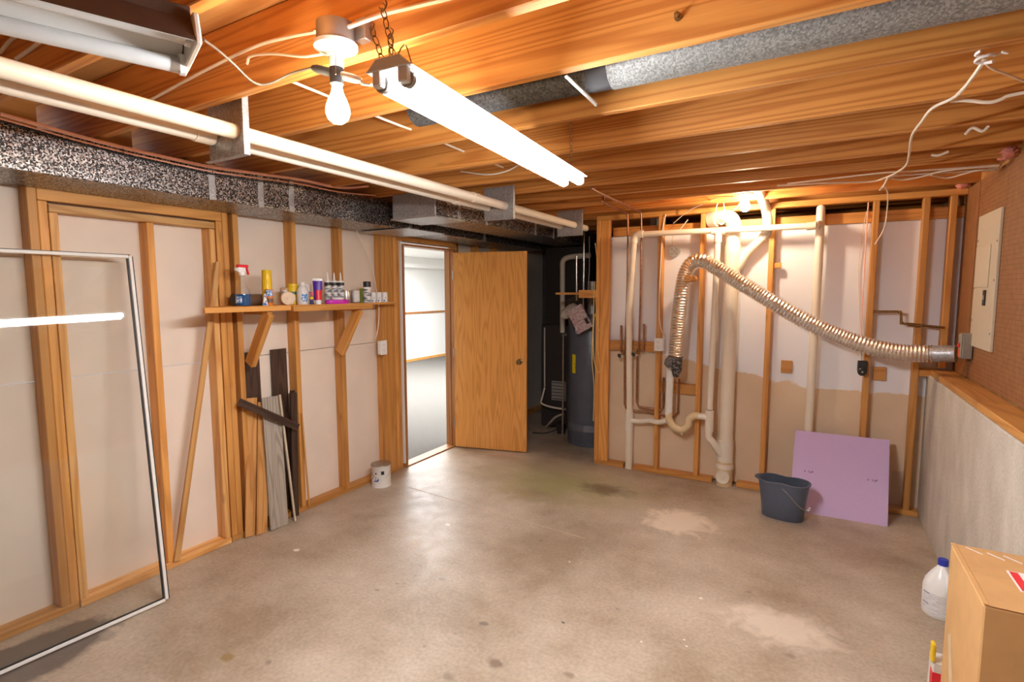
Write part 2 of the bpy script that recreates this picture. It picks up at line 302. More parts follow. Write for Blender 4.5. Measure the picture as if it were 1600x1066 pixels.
def half_painted():
    """unpainted tan board, brushed white down to a ragged line"""
    m, nt, b = newmat('half_painted_board'); L = nt.links.new
    tc = N(nt, 'ShaderNodeTexCoord'); sp = N(nt, 'ShaderNodeSeparateXYZ'); L(tc.outputs['Object'], sp.inputs[0])
    nz = N(nt, 'ShaderNodeTexNoise', i_Scale=7, i_Detail=6); L(tc.outputs['Object'], nz.inputs['Vector'])
    # line: higher at the left end of the wall
    sl = N(nt, 'ShaderNodeMapRange'); sl.inputs[1].default_value = 1.5; sl.inputs[2].default_value = 3.2; sl.inputs[3].default_value = 1.16; sl.inputs[4].default_value = .885; L(sp.outputs['X'], sl.inputs[0])
    a = N(nt, 'ShaderNodeMath', operation='MULTIPLY_ADD'); a.inputs[1].default_value = .12; L(nz.outputs['Fac'], a.inputs[0]); L(sp.outputs['Z'], a.inputs[2])
    s = N(nt, 'ShaderNodeMath', operation='SUBTRACT'); L(a.outputs[0], s.inputs[0]); L(sl.outputs[0], s.inputs[1])
    mr = N(nt, 'ShaderNodeMapRange'); mr.inputs[1].default_value = .055; mr.inputs[2].default_value = .068; L(s.outputs[0], mr.inputs[0])
    n2 = N(nt, 'ShaderNodeTexNoise', i_Scale=3, i_Detail=5); L(tc.outputs['Object'], n2.inputs['Vector'])
    rp = N(nt, 'ShaderNodeValToRGB'); e = rp.color_ramp.elements; e[0].position = .3; e[0].color = (.70, .55, .38, 1); e[1].position = .7; e[1].color = (.78, .63, .46, 1); L(n2.outputs['Fac'], rp.inputs[0])
    mx = N(nt, 'ShaderNodeMixRGB'); mx.inputs[2].default_value = (.83, .855, .92, 1); L(mr.outputs[0], mx.inputs[0]); L(rp.outputs[0], mx.inputs[1]); L(mx.outputs[0], b.inputs['Base Color']); b.inputs['Roughness'].default_value = .8; return m
def pegboard():
    m, nt, b = newmat('pegboard_holes'); L = nt.links.new
    tc = N(nt, 'ShaderNodeTexCoord'); sp = N(nt, 'ShaderNodeSeparateXYZ'); L(tc.outputs['Object'], sp.inputs[0]); ds = []
    for ax in ('Y', 'Z'):
        d = N(nt, 'ShaderNodeMath', operation='PINGPONG'); d.inputs[1].default_value = .0127; L(sp.outputs[ax], d.inputs[0])
        q = N(nt, 'ShaderNodeMath', operation='POWER'); q.inputs[1].default_value = 2; L(d.outputs[0], q.inputs[0]); ds.append(q)
    s = N(nt, 'ShaderNodeMath', operation='ADD'); L(ds[0].outputs[0], s.inputs[0]); L(ds[1].outputs[0], s.inputs[1])
    lt = N(nt, 'ShaderNodeMath', operation='LESS_THAN'); lt.inputs[1].default_value = .0032**2; L(s.outputs[0], lt.inputs[0])
    nz = N(nt, 'ShaderNodeTexNoise', i_Scale=20, i_Detail=4); L(tc.outputs['Object'], nz.inputs['Vector'])
    rp = N(nt, 'ShaderNodeValToRGB'); e = rp.color_ramp.elements; e[0].position = .3; e[0].color = (.26, .11, .04, 1); e[1].position = .7; e[1].color = (.34, .155, .055, 1); L(nz.outputs['Fac'], rp.inputs[0])
    mx = N(nt, 'ShaderNodeMixRGB'); mx.inputs[2].default_value = (.03, .012, .006, 1); L(lt.outputs[0], mx.inputs[0]); L(rp.outputs[0], mx.inputs[1]); L(mx.outputs[0], b.inputs['Base Color']); b.inputs['Roughness'].default_value = .6; return m
M_FLOOR, M_CONC, M_HALF, M_PEG = concrete_floor(), concrete_wall(), half_painted(), pegboard()
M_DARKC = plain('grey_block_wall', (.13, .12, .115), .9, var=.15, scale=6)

# ================================================================== THE SETTING
D, W, HJ, YB, YE = 4.452, 3.987, 2.335, -2.4, 6.5
O0 = (0, 0, 0)
fl = struct(box('floor', -.1, 4.3, YB, YE, -.12, 0, M_FLOOR, bev=0, origin=O0))
# saw-cut control joint: thin recessed-looking dark lip pieces are part of the slab
a, b2 = P(640, 762, 2, 0), P(915, 842, 2, 0)
beam('control_joint', (a.x, a.y, .0002), (b2.x, b2.y, .0002), .005, .0016, plain('joint_filler', (.60, .47, .33), .9), fl, up=(0, 0, 1) if 0 else (1, 0, 0), bev=0)
# --- ceiling: subfloor + joists
ce = struct(box('ceiling', -.2, 4.3, YB, YE, HJ+.238, HJ+.26, PLY, bev=0))
JY = [-2.1, -1.7, -1.3, -.9, -.5, -.1, .15, .555, .96, 1.35, 1.80, 2.265, 2.70, 3.10, 3.48, 3.86, 4.24, 4.66, 5.07, 5.48, 5.9]
for y in JY: box('joist', -.19, 4.29, y, y+.039, HJ, HJ+.236, J_X, ce, .003)
for y in (.35, .75, 1.15, 1.6): box('blocking', .02, .055, y-.14, y+.14, HJ+.02, HJ+.236, W_Y, ce)
# --- left wall
wl = struct(thing('wall_left', 'x', 'wall', (-.09, 2, 0))); 
for k in ('label', 'category'): del wl[k]
def drywall(y0, y1, z0, z1): box('drywall_panel', -.104, -.0895, y0, y1, z0, z1, DRY, wl, .0015, origin=(-.1, y0, z0))
for y0, y1 in ((YB, .02), (.023, 2.324), (2.326, 3.44)):
    drywall(y0, y1, .012, 1.198); drywall(y0, y1, 1.2025, 2.33)
drywall(3.442, 4.30, 2.10, 2.33); drywall(4.30, YE, .012, 2.33)
def lstud(y0, y1, z0=.038, z1=2.297, m=None, x0=-.089, x1=0.0): return box('stud', x0, x1, y0, y1, z0, z1, m or W_Z, wl, .003)
for y in (-2.2, -1.4, -.6, .38): lstud(y, y+.038)
lstud(.845, .883); lstud(.884, .922, z1=2.085); lstud(.926, .962, z1=2.034, m=W_ZP, x1=-.002)
lstud(1.36, 1.398, z1=2.034, x1=-.001); lstud(1.715, 1.752, z1=2.034, m=W_ZP, x1=-.004); lstud(1.758, 1.796, z1=2.085); lstud(1.798, 1.836); lstud(1.868, 1.906)
lstud(2.306, 2.344); lstud(2.738, 2.776); lstud(3.205, 3.345, x0=-.038); lstud(3.21, 3.248, x0=-.089, x1=-.0385); lstud(3.355, 3.393); lstud(3.396, 3.43, z1=2.1); lstud(4.31, 4.348); lstud(4.7, 4.738); lstud(5.1, 5.138)
box('header', -.089, .0, .884, 1.796, 2.087, 2.225, W_Y, wl, .003); box('infill_plate', -.087, -.001, .926, 1.752, 2.036, 2.074, W_YP, wl, .003)
box('header', -.089, .0, 3.396, 4.34, 2.102, 2.24, W_Y, wl, .003)
for y0, y1, m in ((YB, .922, W_Y), (.926, 1.752, W_YP), (1.758, 3.43, W_Y), (4.31, YE, W_Y)): box('bottom_plate', -.089, .0 if m is W_Y else .004, y0, y1, 0, .0375, m, wl, .003)
box('top_plate', -.089, 0, YB, YE, 2.298, 2.334, W_Y, wl, .003)
# --- back wall (partition left of concrete)
wb = struct(box('wall_back', 1.487, 4.14, D+.09, D+.102, .01, 2.145, M_HALF, bev=.001, origin=O0))
def bstud(x0, x1, z0=.038, z1=2.29, y0=D, y1=D+.089): return box('stud', x0, x1, y0, y1, z0, z1, W_Z, wb, .003)
bstud(1.487, 1.525); bstud(1.527, 1.616, y0=D+.003, y1=D+.041); bstud(2.054, 2.092); bstud(2.404, 2.442); bstud(2.927, 2.965); bstud(3.602, 3.64); bstud(3.893, 3.931); bstud(4.04, 4.078, z0=1.10)
for x0, x1 in ((1.487, 1.775), (1.865, 2.56), (2.755, 3.985)): box('bottom_plate', x0, x1, D, D+.089, 0, .0375, W_X, wb, .003)
box('top_plate', 1.487, 4.13, D, D+.089, 2.291, 2.334, W_X, wb, .003)
box('ribbon_board', 1.62, 4.13, D+.071, D+.089, 2.146, 2.225, W_X, wb, .002)
box('blocking', 1.617, 2.053, D+.03, D+.068, 1.10, 1.19, W_X, wb, .002)
box('blocking', 2.093, 2.403, D+.05, D+.088, .74, .83, W_X, wb, .002)
box('blocking', 3.932, 4.04, D, D+.088, 1.035, 1.08, W_X, wb, .002)
for px, py in ((1229, 573), (1374, 584)):
    c = P(px, py, 1, D+.08); box('wood_block', c.x-.04, c.x+.04, D+.066, D+.089, c.z-.05, c.z+.05, W_X, wb, .003)
c = P(1212, 415, 1, D+.04); box('cleat', 2.966, 3.02, D+.02, D+.05, c.z-.02, c.z+.02, W_X, wb, .002)
# --- right wall: concrete below, ledge and hardboard above
wr = struct(box('wall_right', W, W+.2, YB, YE, 0, 1.045, M_CONC, bev=.004))
for y0, y1 in ((YB, 3.2), (3.205, 4.45)): box('sill_plate', W+.006, W+.146, y0, y1, 1.046, 1.083, W_Y, wr, .004)
box('pegboard_panel', W+.147, W+.152, YB, 2.36, 1.09, 2.33, M_PEG, wr, .001); box('pegboard_panel', W+.147, W+.152, 2.364, 3.59, 1.09, 2.33, M_PEG, wr, .001); box('pegboard_panel', W+.147, W+.152, 3.594, 4.17, 1.09, 2.33, M_PEG, wr, .001)
box('hardboard_panel', W+.143, W+.150, 4.172, 4.54, 1.085, 2.33, PEGP, wr, .001); box('backing_board', W+.16, W+.2, YB, YE, 1.046, 2.57, PLY, wr, .001)
# --- enclosing walls out of the picture and the utility recess behind
struct(box('wall_rear', -.2, 4.3, YB-.1, YB, 0, 2.6, plain('rear_block_wall', (.30, .27, .24), .9, var=.1, scale=5), bev=0))
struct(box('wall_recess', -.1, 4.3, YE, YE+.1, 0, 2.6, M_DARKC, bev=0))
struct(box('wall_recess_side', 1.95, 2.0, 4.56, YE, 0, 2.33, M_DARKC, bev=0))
# --- door opening, frame and door
Y1, Y2 = 3.488, 4.25
t1 = struct(box('trim_1', -.115, .012, Y1-.019, Y1, 0, 2.06, JAMB, bev=.002)); t2 = struct(box('trim_2', -.115, .012, Y2, Y2+.019, 0, 2.06, JAMB, bev=.002))
t3 = struct(box('trim_3', -.115, .012, Y1-.019, Y2+.019, 2.061, 2.08, JAMB, bev=.002))
struct(box('trim_4', -.104, -.002, Y1-.03, Y1-.0195, 0.04, 2.1, HALLW, bev=.001))
box('door_stop', -.075, -.04, Y1, Y1+.01, 0, 2.06, JAMB, t1, .001); box('door_stop', -.075, -.04, Y2-.01, Y2, 0, 2.06, JAMB, t2, .001)
struct(box('trim_5', -.11, .004, Y1, Y2, 0, .012, JAMB, bev=.002))
hv = V((.758, .185, 0)).normalized(); hp = V((.016, Y2+.005, .012)); dn = V((-hv.y, hv.x, 0)); dw = .775
def dpt(s, n, z): return hp+hv*s+dn*n+V((0, 0, z))
vs = [dpt(0, -.035, 0), dpt(dw, -.035, 0), dpt(dw, 0, 0), dpt(0, 0, 0), dpt(0, -.035, 2.03), dpt(dw, -.035, 2.03), dpt(dw, 0, 2.03), dpt(0, 0, 2.03)]
a, f = bevelled(vs, .0015); door = struct(add('door_1', a, f, OAK))
for sd in (-1, 1):
    n0 = -.035 if sd < 0 else 0; q = dpt(dw-.065, n0, .93)
    lathe('knob', [(.03, 0), (.03, .005), (.012, .01), (.011, .035), (.024, .042), (.028, .055), (.022, .068), (.0, .071)], BRASS, q, door, 16, dn*sd)
q0 = dpt(dw, -.0175, .93); cyl('latch_bolt', q0-hv*.01, q0+hv*.01, .008, BRASS, door, 10)
for z in (.25, 1.0, 1.8): cyl('hinge', dpt(-.004, -.04, z-.045), dpt(-.004, -.04, z+.045), .006, STEEL, door, 8)
# --- bright room beyond the door
RAILZ = P(668, 488, 0, -4.94).z-.025
struct(box('floor_next_room', -5.2, -.11, 2.2, 14, -.1, .01, CARPET, bev=0))
struct(box('wall_next_room_far', -5.1, -4.95, 2.2, 14, 0, 2.5, HALLW, bev=0)); struct(box('wall_next_room_end', -5.0, -.11, 14, 14.1, 0, 2.5, HALLW, bev=0)); struct(box('wall_next_room_near', -5.0, -.11, 2.1, 2.2, 0, 2.5, HALLW, bev=0))
struct(box('ceiling_next_room', -5.1, -.11, 2.2, 14, 2.42, 2.5, HALLW, bev=0)); struct(box('wall_next_room_side', -.118, -.106, 4.31, 14, 0, 2.5, HALLW, bev=0)); 
struct(box('wall_next_room_side_near', -.118, -.106, 2.2, 3.44, 0, 2.5, HALLW, bev=0)); struct(box('trim_6', -4.95, -4.93, 2.2, 14, RAILZ, RAILZ+.05, JAMB, bev=.002)); struct(box('baseboard_far', -4.95, -4.93, 2.2, 14, .01, .07, OAK, bev=.002))
struct(box('trim_7', -4.95, -4.6, 2.2, 14, 2.2, 2.42, HALLW, bev=.002))
# ================================================================== DUCTS AND PIPES OVERHEAD
t = thing('supply_duct', 'long rectangular spangled galvanised duct running along the stud wall above the shelf', 'duct', (.22, 2, 2.14))
cuts = [-2.3, -.6, 1.49, 1.78, 1.99, 3.1, 4.2, 5.6]
DX0, DX1, DZ0, DZ1 = .012, .42, 2.14, 2.325
for a, b_ in zip(cuts[:-1], cuts[1:]): box('duct_section', DX0, DX1, a+.001, b_-.001, DZ0, DZ1, GALV, t, .003, origin=(DX0, 0, DZ0))
for y in cuts[1:-1]:
    box('drive_cleat', DX1-.001, DX1+.006, y-.018, y+.018, DZ0-.003, DZ1, GALVF, t, .0015)
t = thing('trunk_duct', 'galvanised duct with plain square end cap beside the door head', 'duct', (.7, 4, 2.14))
QX0, QX1, QY = .60, .985, 2.70
box('end_cap', QX0, QX1, QY, QY+.012, 2.165, 2.332, GALVF, t, .002); 
bx = box('duct_section', QX0+.004, QX1-.004, QY+.012, 3.35, 2.172, 2.328, GALV, t, .003, origin=(0, 0, 0)); box('duct_section', QX0+.004, QX1-.004, 3.352, 4.6, 2.172, 2.328, GALV, t, .003, origin=(0, 0, 0)); box('duct_section', QX0+.004, QX1-.004, 4.602, 6.0, 2.172, 2.328, GALV, t, .003, origin=(0, 0, 0))
box('bottom_flange', QX0-.03, QX1+.003, QY+.01, 3.05, 2.158, 2.168, GALVF, t, .001)
for y in (2.98, 3.35, 4.2, 4.6): box('drive_cleat', QX1-.005, QX1+.004, y-.015, y+.015, 2.165, 2.33, GALVF, t, .001)
tag(box('sheet_metal_flap', .03, .52, 2.95, 3.42, 2.128, 2.134, GALVP, None, .001), 'thin bent sheet metal flap lying flat under the ducts above the door head', 'sheet metal')
# two plastic furnace vent pipes side by side
PZ, PR = 2.235, .0275
for x, lab, yend in ((1.365, 'cream plastic vent pipe, the outer of two running under the joists to the furnace', 4.5), (1.225, 'cream plastic vent pipe, the inner one on the duct side of two under the joists', 4.5)):
    t = thing('vent_pipe', lab, 'pipe', (x, 1, PZ), 'paired furnace vent pipes')
    cyl('pipe', (x, YB+.1, PZ), (x, yend, PZ), PR, PVC, t, 20)
    for y in (.98 if x < 1.3 else -.4, 2.62): cyl('coupling', (x, y-.035, PZ), (x, y+.035, PZ), PR+.004, PVC, t, 20)
for y, lab in ((1.02, 'galvanised sheet hanger plate on the vent pipes near the hanging bulb'), (2.99, 'galvanised sheet hanger plate on the vent pipes beside the duct end cap'), (4.22, 'galvanised sheet hanger plate holding the vent pipes at the utility recess')):
    t = thing('pipe_hanger', lab, 'hanger', (1.32, y, 2.15), 'sheet metal pipe hangers')
    box('plate', 1.195, 1.445, y, y+.003, 2.14, 2.37, GALVP, t, .0008); box('flange', 1.442, 1.445, y-.022, y, 2.14, 2.37, GALVP, t, .0008); box('flange', 1.195, 1.445, y-.02, y, 2.14, 2.143, GALVP, t, .0008)
# round duct in a joist bay + steel strap
t = thing('round_duct', 'round galvanised duct lying in the joist bay under the floor', 'duct', (3, 1.6, 2.35))
RZ, RY = 2.42, 1.60
cyl('duct_section', (2.62, RY, RZ), (4.2, RY, RZ), .078, galv('weathered_duct', 200, .2, .4, .5, .6, (.98, 1, .97)), t, 28); cyl('duct_section', (1.75, RY, RZ), (2.55, RY, RZ), .072, galv('grey_duct', 150, .05, .12, .6, .3), t, 28); cyl('collar', (2.54, RY, RZ), (2.63, RY, RZ), .0745, BLACKM, t, 28)
t = thing('steel_rod', 'bright steel channel rod sloping down from a joist beside the round duct', 'rod', P(932, 165, 2, 2.27))
a = P(884, 118, 1, 1.40); b_ = P(932, 164, 1, 1.55); beam('channel', a, b_, .014, .006, CHROME, t, up=(1, 0, 0), bev=.0015); lathe('bolt', [(.006, 0), (.006, .01), (0, .011)], STEEL, b_, t, 8, (0, -1, 0))
c = P(1060, 27, 1, 1.349); t = tag(lathe('screw_eye', [(.011, 0), (.011, .004), (.005, .005), (.005, .02), (.008, .021), (0, .024)], BRASS, c, None, 12, (0, -1, 0)), 'brass knob fixed to the joist face beside the round duct', 'hook')
# salmon cables on top of the duct edge
y_ = [(0, 178), (60, 195), (120, 212), (190, 230), (260, 246), (330, 261), (400, 271), (470, 281), (530, 293), (575, 291)]
wire('salmon_cable', 'salmon coloured cable running along the top front edge of the spangled duct', [P(px, py, 0, .462) for px, py in y_], .0085, CABLEP)
wire('salmon_cable', 'thinner salmon cable lying below its twin along the duct edge', [P(px, py+7, 0, .45) for px, py in y_[:-1]]+[P(590, 306, 0, .44)], .004, CABLEP)
wire('black_cable', 'thin dark cable tucked behind the salmon cables on the duct', [P(px, py+11, 0, .4315) for px, py in y_[:-1]], .0035, BLACK)
for px, py, tl in ((190, 236, 'black tie looped around the salmon cables over the framed opening'), (330, 268, 'black tie around the salmon cables just under the hanger plate by the hanging bulb'), (450, 282, 'black tie around the salmon cables past the last seam of the spangled duct')):
    c = P(px, py, 0, .456); tag(tube('cable_tie', cr([c+V((.014*math.cos(q), .0, .014*math.sin(q))) for q in [i*.7 for i in range(10)]], 2), .0018, BLACK, n=5), tl, 'cable tie', 'cable ties on the duct cables')
# ------------------------------------------------------------------ hanging lamp holder with bulb
LX, LY = P(524, 45, 1, .90).x, .90
t = thing('lamp_holder', 'bare lit bulb in a porcelain holder under a round steel junction box on the joist', 'lamp', (LX, LY, 2.12))
lathe('junction_box', [(.052, 0), (.053, .002), (.053, .052), (.05, .054), (0, .055)], STEEL, (LX, LY, 2.352), t, 24); box('bracket', LX+.045, LX+.085, LY+.03, LY+.058, 2.36, 2.42, STEEL, t, .002)
lathe('porcelain_base', [(.0, 0), (.024, 0), (.028, .012), (.05, .018), (.061, .024), (.062, .034), (.055, .038), (0, .038)], PORC, (LX, LY, 2.314), t, 28)
lathe('socket', [(.019, 0), (.021, .003), (.021, .036), (0, .036)], PORC, (LX, LY, 2.283), t, 20); lathe('socket_adapter', [(.016, 0), (.02, .004), (.02, .05), (.017, .053), (0, .053)], BLACKM, (LX, LY, 2.236), t, 16)
lathe('bulb', [(.013, .115), (.014, .1), (.018, .085), (.028, .062), (.034, .042), (.034, .03), (.028, .014), (.016, .004), (0, 0)], M_BULB, (LX, LY, 2.128), t, 20)
for s in (-1, 1):
    d = V((.84*s, .42*s, -.26*s)).normalized(); q = V((LX, LY, 2.268)); pl = tube('plug', [q+d*.012, q+d*.03, q+d*.06, q+d*.075], .01, BLACKM if s < 0 else STEEL, t, 10, radii=[.013, .013, .012, .007])
tube('pull_chain', [(LX+.03, LY-.03, 2.33), (LX+.031, LY-.032, 2.25)], .0012, CHAINM, t, 5)
lp = V((LX, LY, 2.268))-V((.84, .42, -.26)).normalized()*.075
wire('power_cable', 'grey flexible cord from the bulb socket to the unlit tube fixture', [lp, P(455, 115, 1, .86), P(420, 131, 1, .82), P(395, 128, 1, .78), P(365, 100, 1, .72), P(340, 78, 1, .66), P(318, 62, 1, .60)], .0035, CORD)
lp2 = V((LX, LY, 2.268))+V((.84, .42, -.26)).normalized()*.075
wire('power_cable', 'short cord from the bulb socket to the lit tube fixture', [lp2, P(566, 131, 1, .83), P(580, 133, 1, .76)], .0035, CORD)
wire('house_cable', 'white cable stapled along the joist face up to the steel junction box', [P(180, 188, 1, .955), P(250, 148, 1, .952), P(330, 105, 1, .952), P(400, 72, 1, .953), P(450, 58, 1, .95), P(492, 50, 1, .93)], .0055, CABLE)
wire('house_cable', 'white cable leaving the steel junction box along the joist past the chains', [(LX+.05, LY, 2.385), P(600, 22, 1, .94), P(640, 12, 1, .955), P(690, 0, 1, .956), P(760, -18, 1, .956)], .006, CABLE)
wire('house_cable', 'short white cable bowing below the joist into the porcelain base', [P(386, 100, 1, .95), P(392, 88, 1, .94), P(425, 84, 1, .93), P(470, 88, 1, .92), P(492, 86, 1, .9), (LX-.045, LY, 2.335)], .0045, CABLE)
a, b_ = P(455, 127, 2, 2.42), P(713, 232, 2, 2.42); dd = b_-a
wire('house_cable', 'white cable threaded through the joists over the vent pipes', [a-dd*.05, a+dd*.2, a+dd*.5+V((.02, 0, -.01)), a+dd*.75+V((0, 0, .005)), b_, b_+dd*.35, b_+dd*.8], .0055, CABLE)
wire('house_cable', 'white cable looping through a joist bay beside the lit tubes', [P(720, 268, 1, 2.66), P(760, 273, 1, 2.6), P(790, 268, 1, 2.6), P(810, 258, 1, 2.66)], .005, CABLE)
for pts, lab in (([(0, 82), (20, 60), (45, 48)], 'white cable end slanting across the dark joist bay by the unlit fixture'), ([(25, 92), (50, 75), (75, 55)], 'second white cable slanting beside it in the joist bay by the unlit fixture')):
    wire('house_cable', lab, [P(px, py, 1, .55) for px, py in pts], .006, CABLE)
# ------------------------------------------------------------------ lit tube fixture
A = P(607, 122, 2, 2.10); B = P(896, 285, 2, 2.10); ax = (B-A); ax.z = 0; LN = ax.length; ax.normalize(); sx = V((ax.y, -ax.x, 0)); up = V((0, 0, 1))
t = thing('tube_light', 'lit twin-tube strip light hanging on chains below the joists', 'light', (A+B)/2)
def fx(s, x, z, b0=A): return b0+ax*s+sx*x+up*z
def fbox(name, s0, s1, x0, x1, z0, z1, mat, par, bev=.002, taper=0):
    vs = [fx(s0, x0, z0), fx(s0, x1, z0), fx(s1, x1, z0), fx(s1, x0, z0), fx(s0, x0+taper, z1), fx(s0, x1-taper, z1), fx(s1, x1-taper, z1), fx(s1, x0+taper, z1)]
    a, f = bevelled(vs, bev); return add(name, a, f, mat, par)
fbox('housing', .0, LN, -.062, .062, .0195, .042, WHITE, t, taper=.036); fbox('end_plate', -.004, 0, -.062, .062, .018, .044, WHITE, t, taper=.03); fbox('end_plate', LN, LN+.004, -.062, .062, .018, .044, WHITE, t, taper=.03)
for x in (-.034, .034):
    tb = cyl('tube', fx(.022, x, .0), fx(LN-.022, x, .0), .0185, M_TUBE, t, 16)
    for s in (.0, LN-.02): fbox('socket', s, s+.02, x-.012, x+.012, -.012, .03, WHITEP, t, .003)
    cyl('tube_cap', fx(.019, x, 0), fx(.03, x, 0), .019, STEEL, tb, 16)
def link(c, d, flat, par, L_=.026, wd=.012, r=.0014):
    d = d.normalized(); s = flat-d*flat.dot(d); s.normalize(); pts = []
    for i in range(13):
        q = 2*math.pi*i/12; pts.append(c+d*(math.cos(q)*L_/2)+s*(math.sin(q)*wd/2))
    return tube('chain_link', pts, r, CHAINM, par, 5, caps=False)
def chain(p0, p1, par, sag=0, k0=0):
    par = tube('chain_hook', cr([V(p0)+V((0, 0, .012)), V(p0)+V((.008, 0, .004)), V(p0)+V((0, 0, -.006)), V(p0)+V((-.006, 0, .0))], 3), .0016, CHAINM, par, 5)
    p0, p1 = V(p0), V(p1); n = max(2, int((p1-p0).length/.021)); 
    for i in range(n):
        q = (i+.5)/n; c = p0.lerp(p1, q)+V((0, 0, -sag*4*q*(1-q))); link(c, p1-p0+V((.004, 0, 0)), V((1, 0, 0)) if (i+k0) % 2 else V((0, 1, 0)) + V((.5, 0, 0)), par)
hk = P(598, 14, 1, A.y+.02); e1 = fx(.02, .0, .05)
chain(hk, e1, t); chain(hk+V((-.035, 0, -.03)), e1+V((-.03, 0, -.005)), t, .0, 1); chain(hk+V((.012, .01, -.05)), hk+V((.02, .0, -.13)), t); tube('hook', cr([hk+V((0, 0, .06)), hk+V((0, .0, .03)), hk+V((.012, 0, .008)), hk+V((0, 0, -.004)), hk+V((-.01, 0, .006))], 4), .0018, CHAINM, t, 6)
tube('hook', cr([e1+V((0, 0, -.01)), e1+V((.03, 0, .02)), e1+V((.045, 0, -.01)), e1+V((.055, 0, -.045))], 4), .0015, CHAINM, t, 6)
chain((B.x, B.y-.03, HJ), fx(LN-.03, 0, .05), t)
# ------------------------------------------------------------------ unlit fixture
E1 = P(296, 88, 2, 2.2); ax = V((.36, .93, 0)).normalized(); sx = V((ax.y, -ax.x, 0)); LU = 1.23; A = E1-ax*LU
t = thing('unlit_tube_light', 'unlit twin-tube shop light with brown metal sides hanging crooked under the joists', 'light', E1-ax*.6)
def plate(name, quad, th, mat, par):
    q = [V(p) for p in quad]; n = (q[1]-q[0]).cross(q[3]-q[0]).normalized()*th; a, f = bevelled(q+[p+n for p in q], 0); return add(name, a, f, mat, par)
hw, tw, hh = .098, .05, .062
for s in (-1, 1):
    plate('side_panel', [fx(0, s*(hw+.0015), 0, A), fx(LU, s*(hw+.0015), 0, A), fx(LU, s*(tw+.0015), hh, A), fx(0, s*(tw+.0015), hh, A)], .0012*s, BROWNM, t)
    plate('reflector', [fx(.004, s*(hw-.001), .001, A), fx(LU-.004, s*(hw-.001), .001, A), fx(LU-.004, s*(tw-.001), hh-.002, A), fx(.004, s*(tw-.001), hh-.002, A)], -.0012*s, WHITE, t)
fbox('top_channel', 0, LU, -tw, tw, hh, hh+.03, BROWNM, t) if False else None
def abox(name, s0, s1, x0, x1, z0, z1, mat, bev=.002, taper=0):
    vs = [fx(s0, x0, z0, A), fx(s0, x1, z0, A), fx(s1, x1, z0, A), fx(s1, x0, z0, A), fx(s0, x0+taper, z1, A), fx(s0, x1-taper, z1, A), fx(s1, x1-taper, z1, A), fx(s1, x0+taper, z1, A)]
    a, f = bevelled(vs, bev); return add(name, a, f, mat, t)
abox('top_channel', 0, LU, -tw, tw, hh-.001, hh+.03, BROWNM); abox('end_cap', LU-.001, LU+.012, -hw-.003, hw+.003, -.004, hh+.012, PORC, .003, .03)
abox('reflector', .004, LU-.004, -tw+.002, tw-.002, hh-.004, hh-.0015, WHITE, 0)
for x, zz in ((-.075, 0), (.03, .032)):
    tb = cyl('tube', fx(.02, x, zz, A), fx(LU-.03, x, zz, A), .0185, plain('unlit_tube_glass', (.82, .85, .86), .2, var=.02), t, 16); cyl('tube_cap', fx(LU-.032, x, zz, A), fx(LU-.012, x, zz, A), .0188, SILVER, tb, 16)
    abox('socket', LU-.014, LU+.004, x-.013, x+.013, zz-.02, zz+.026, WHITEP, .003)
tube('hook', cr([fx(LU-.12, .02, hh+.03, A), fx(LU-.115, .02, hh+.06, A), fx(LU-.1, .03, hh+.075, A), fx(LU-.085, .02, hh+.06, A)], 4), .002, CHAINM, t, 6); tube('hanging_wire', [fx(LU-.1, .0, hh+.03, A), fx(LU-.1, .01, HJ-2.2+.02, A)], .0015, CHAINM, t, 5)
# ================================================================== LEFT WALL THINGS
SZ = 1.556
t = thing('wall_shelf', 'rough wooden shelf on diagonal two-by-four braces fixed to the studs', 'shelf', (.1, 2.2, 1.5))
q = [(.003, 1.77), (.255, 1.505), (.255, 2.80), (.003, 2.80)]; a, f = bevelled([(x, y, SZ-.019) for x, y in q]+[(x, y, SZ) for x, y in q], .002); add('board', a, f, W_Y, t); box('board', .003, .12, 2.801, 3.27, SZ-.017, SZ, W_Y, t, .002)
box('front_lip', .256, .275, 1.50, 2.07, SZ-.034, SZ-.002, W_Y, t, .003); box('front_lip', .256, .29, 2.075, 2.80, SZ-.042, SZ-.006, W_Y, t, .003)
for y in (1.93, 2.70): beam('brace', (.022, y, 1.165), (.235, y, SZ-.045), .038, .075, W_Z, t, up=(0, 1, 0), bev=.003); box('cleat', .002, .25, y-.018, y+.018, SZ-.058, SZ-.0195, W_X, t, .002)
def on_shelf(px, x): 
    p = P(px, 466, 0, x); return p.y
def can(name, label, px, x, r, h, prof_mat, labels=(), cap=None, cat='can', group=None, bot=SZ):
    y = on_shelf(px, x); t = thing(name, label, cat, (x, y, bot), group)
    lathe('body', [(r*.96, 0), (r, .003), (r, h-.004), (r*.94, h), (0, h)], prof_mat, (x, y, bot), t, 20)
    for (nm, z0, z1, half, m, off) in labels: patch(nm, (x, y), r+.0005, facing(x, y)+off, half, bot+z0, bot+z1, m, t)
    if cap: lathe('cap', [(cap[0], 0), (cap[0], cap[1]*.9), (cap[0]*.85, cap[1]), (0, cap[1])], cap[2], (x, y, bot+h), t, 18)
    return t
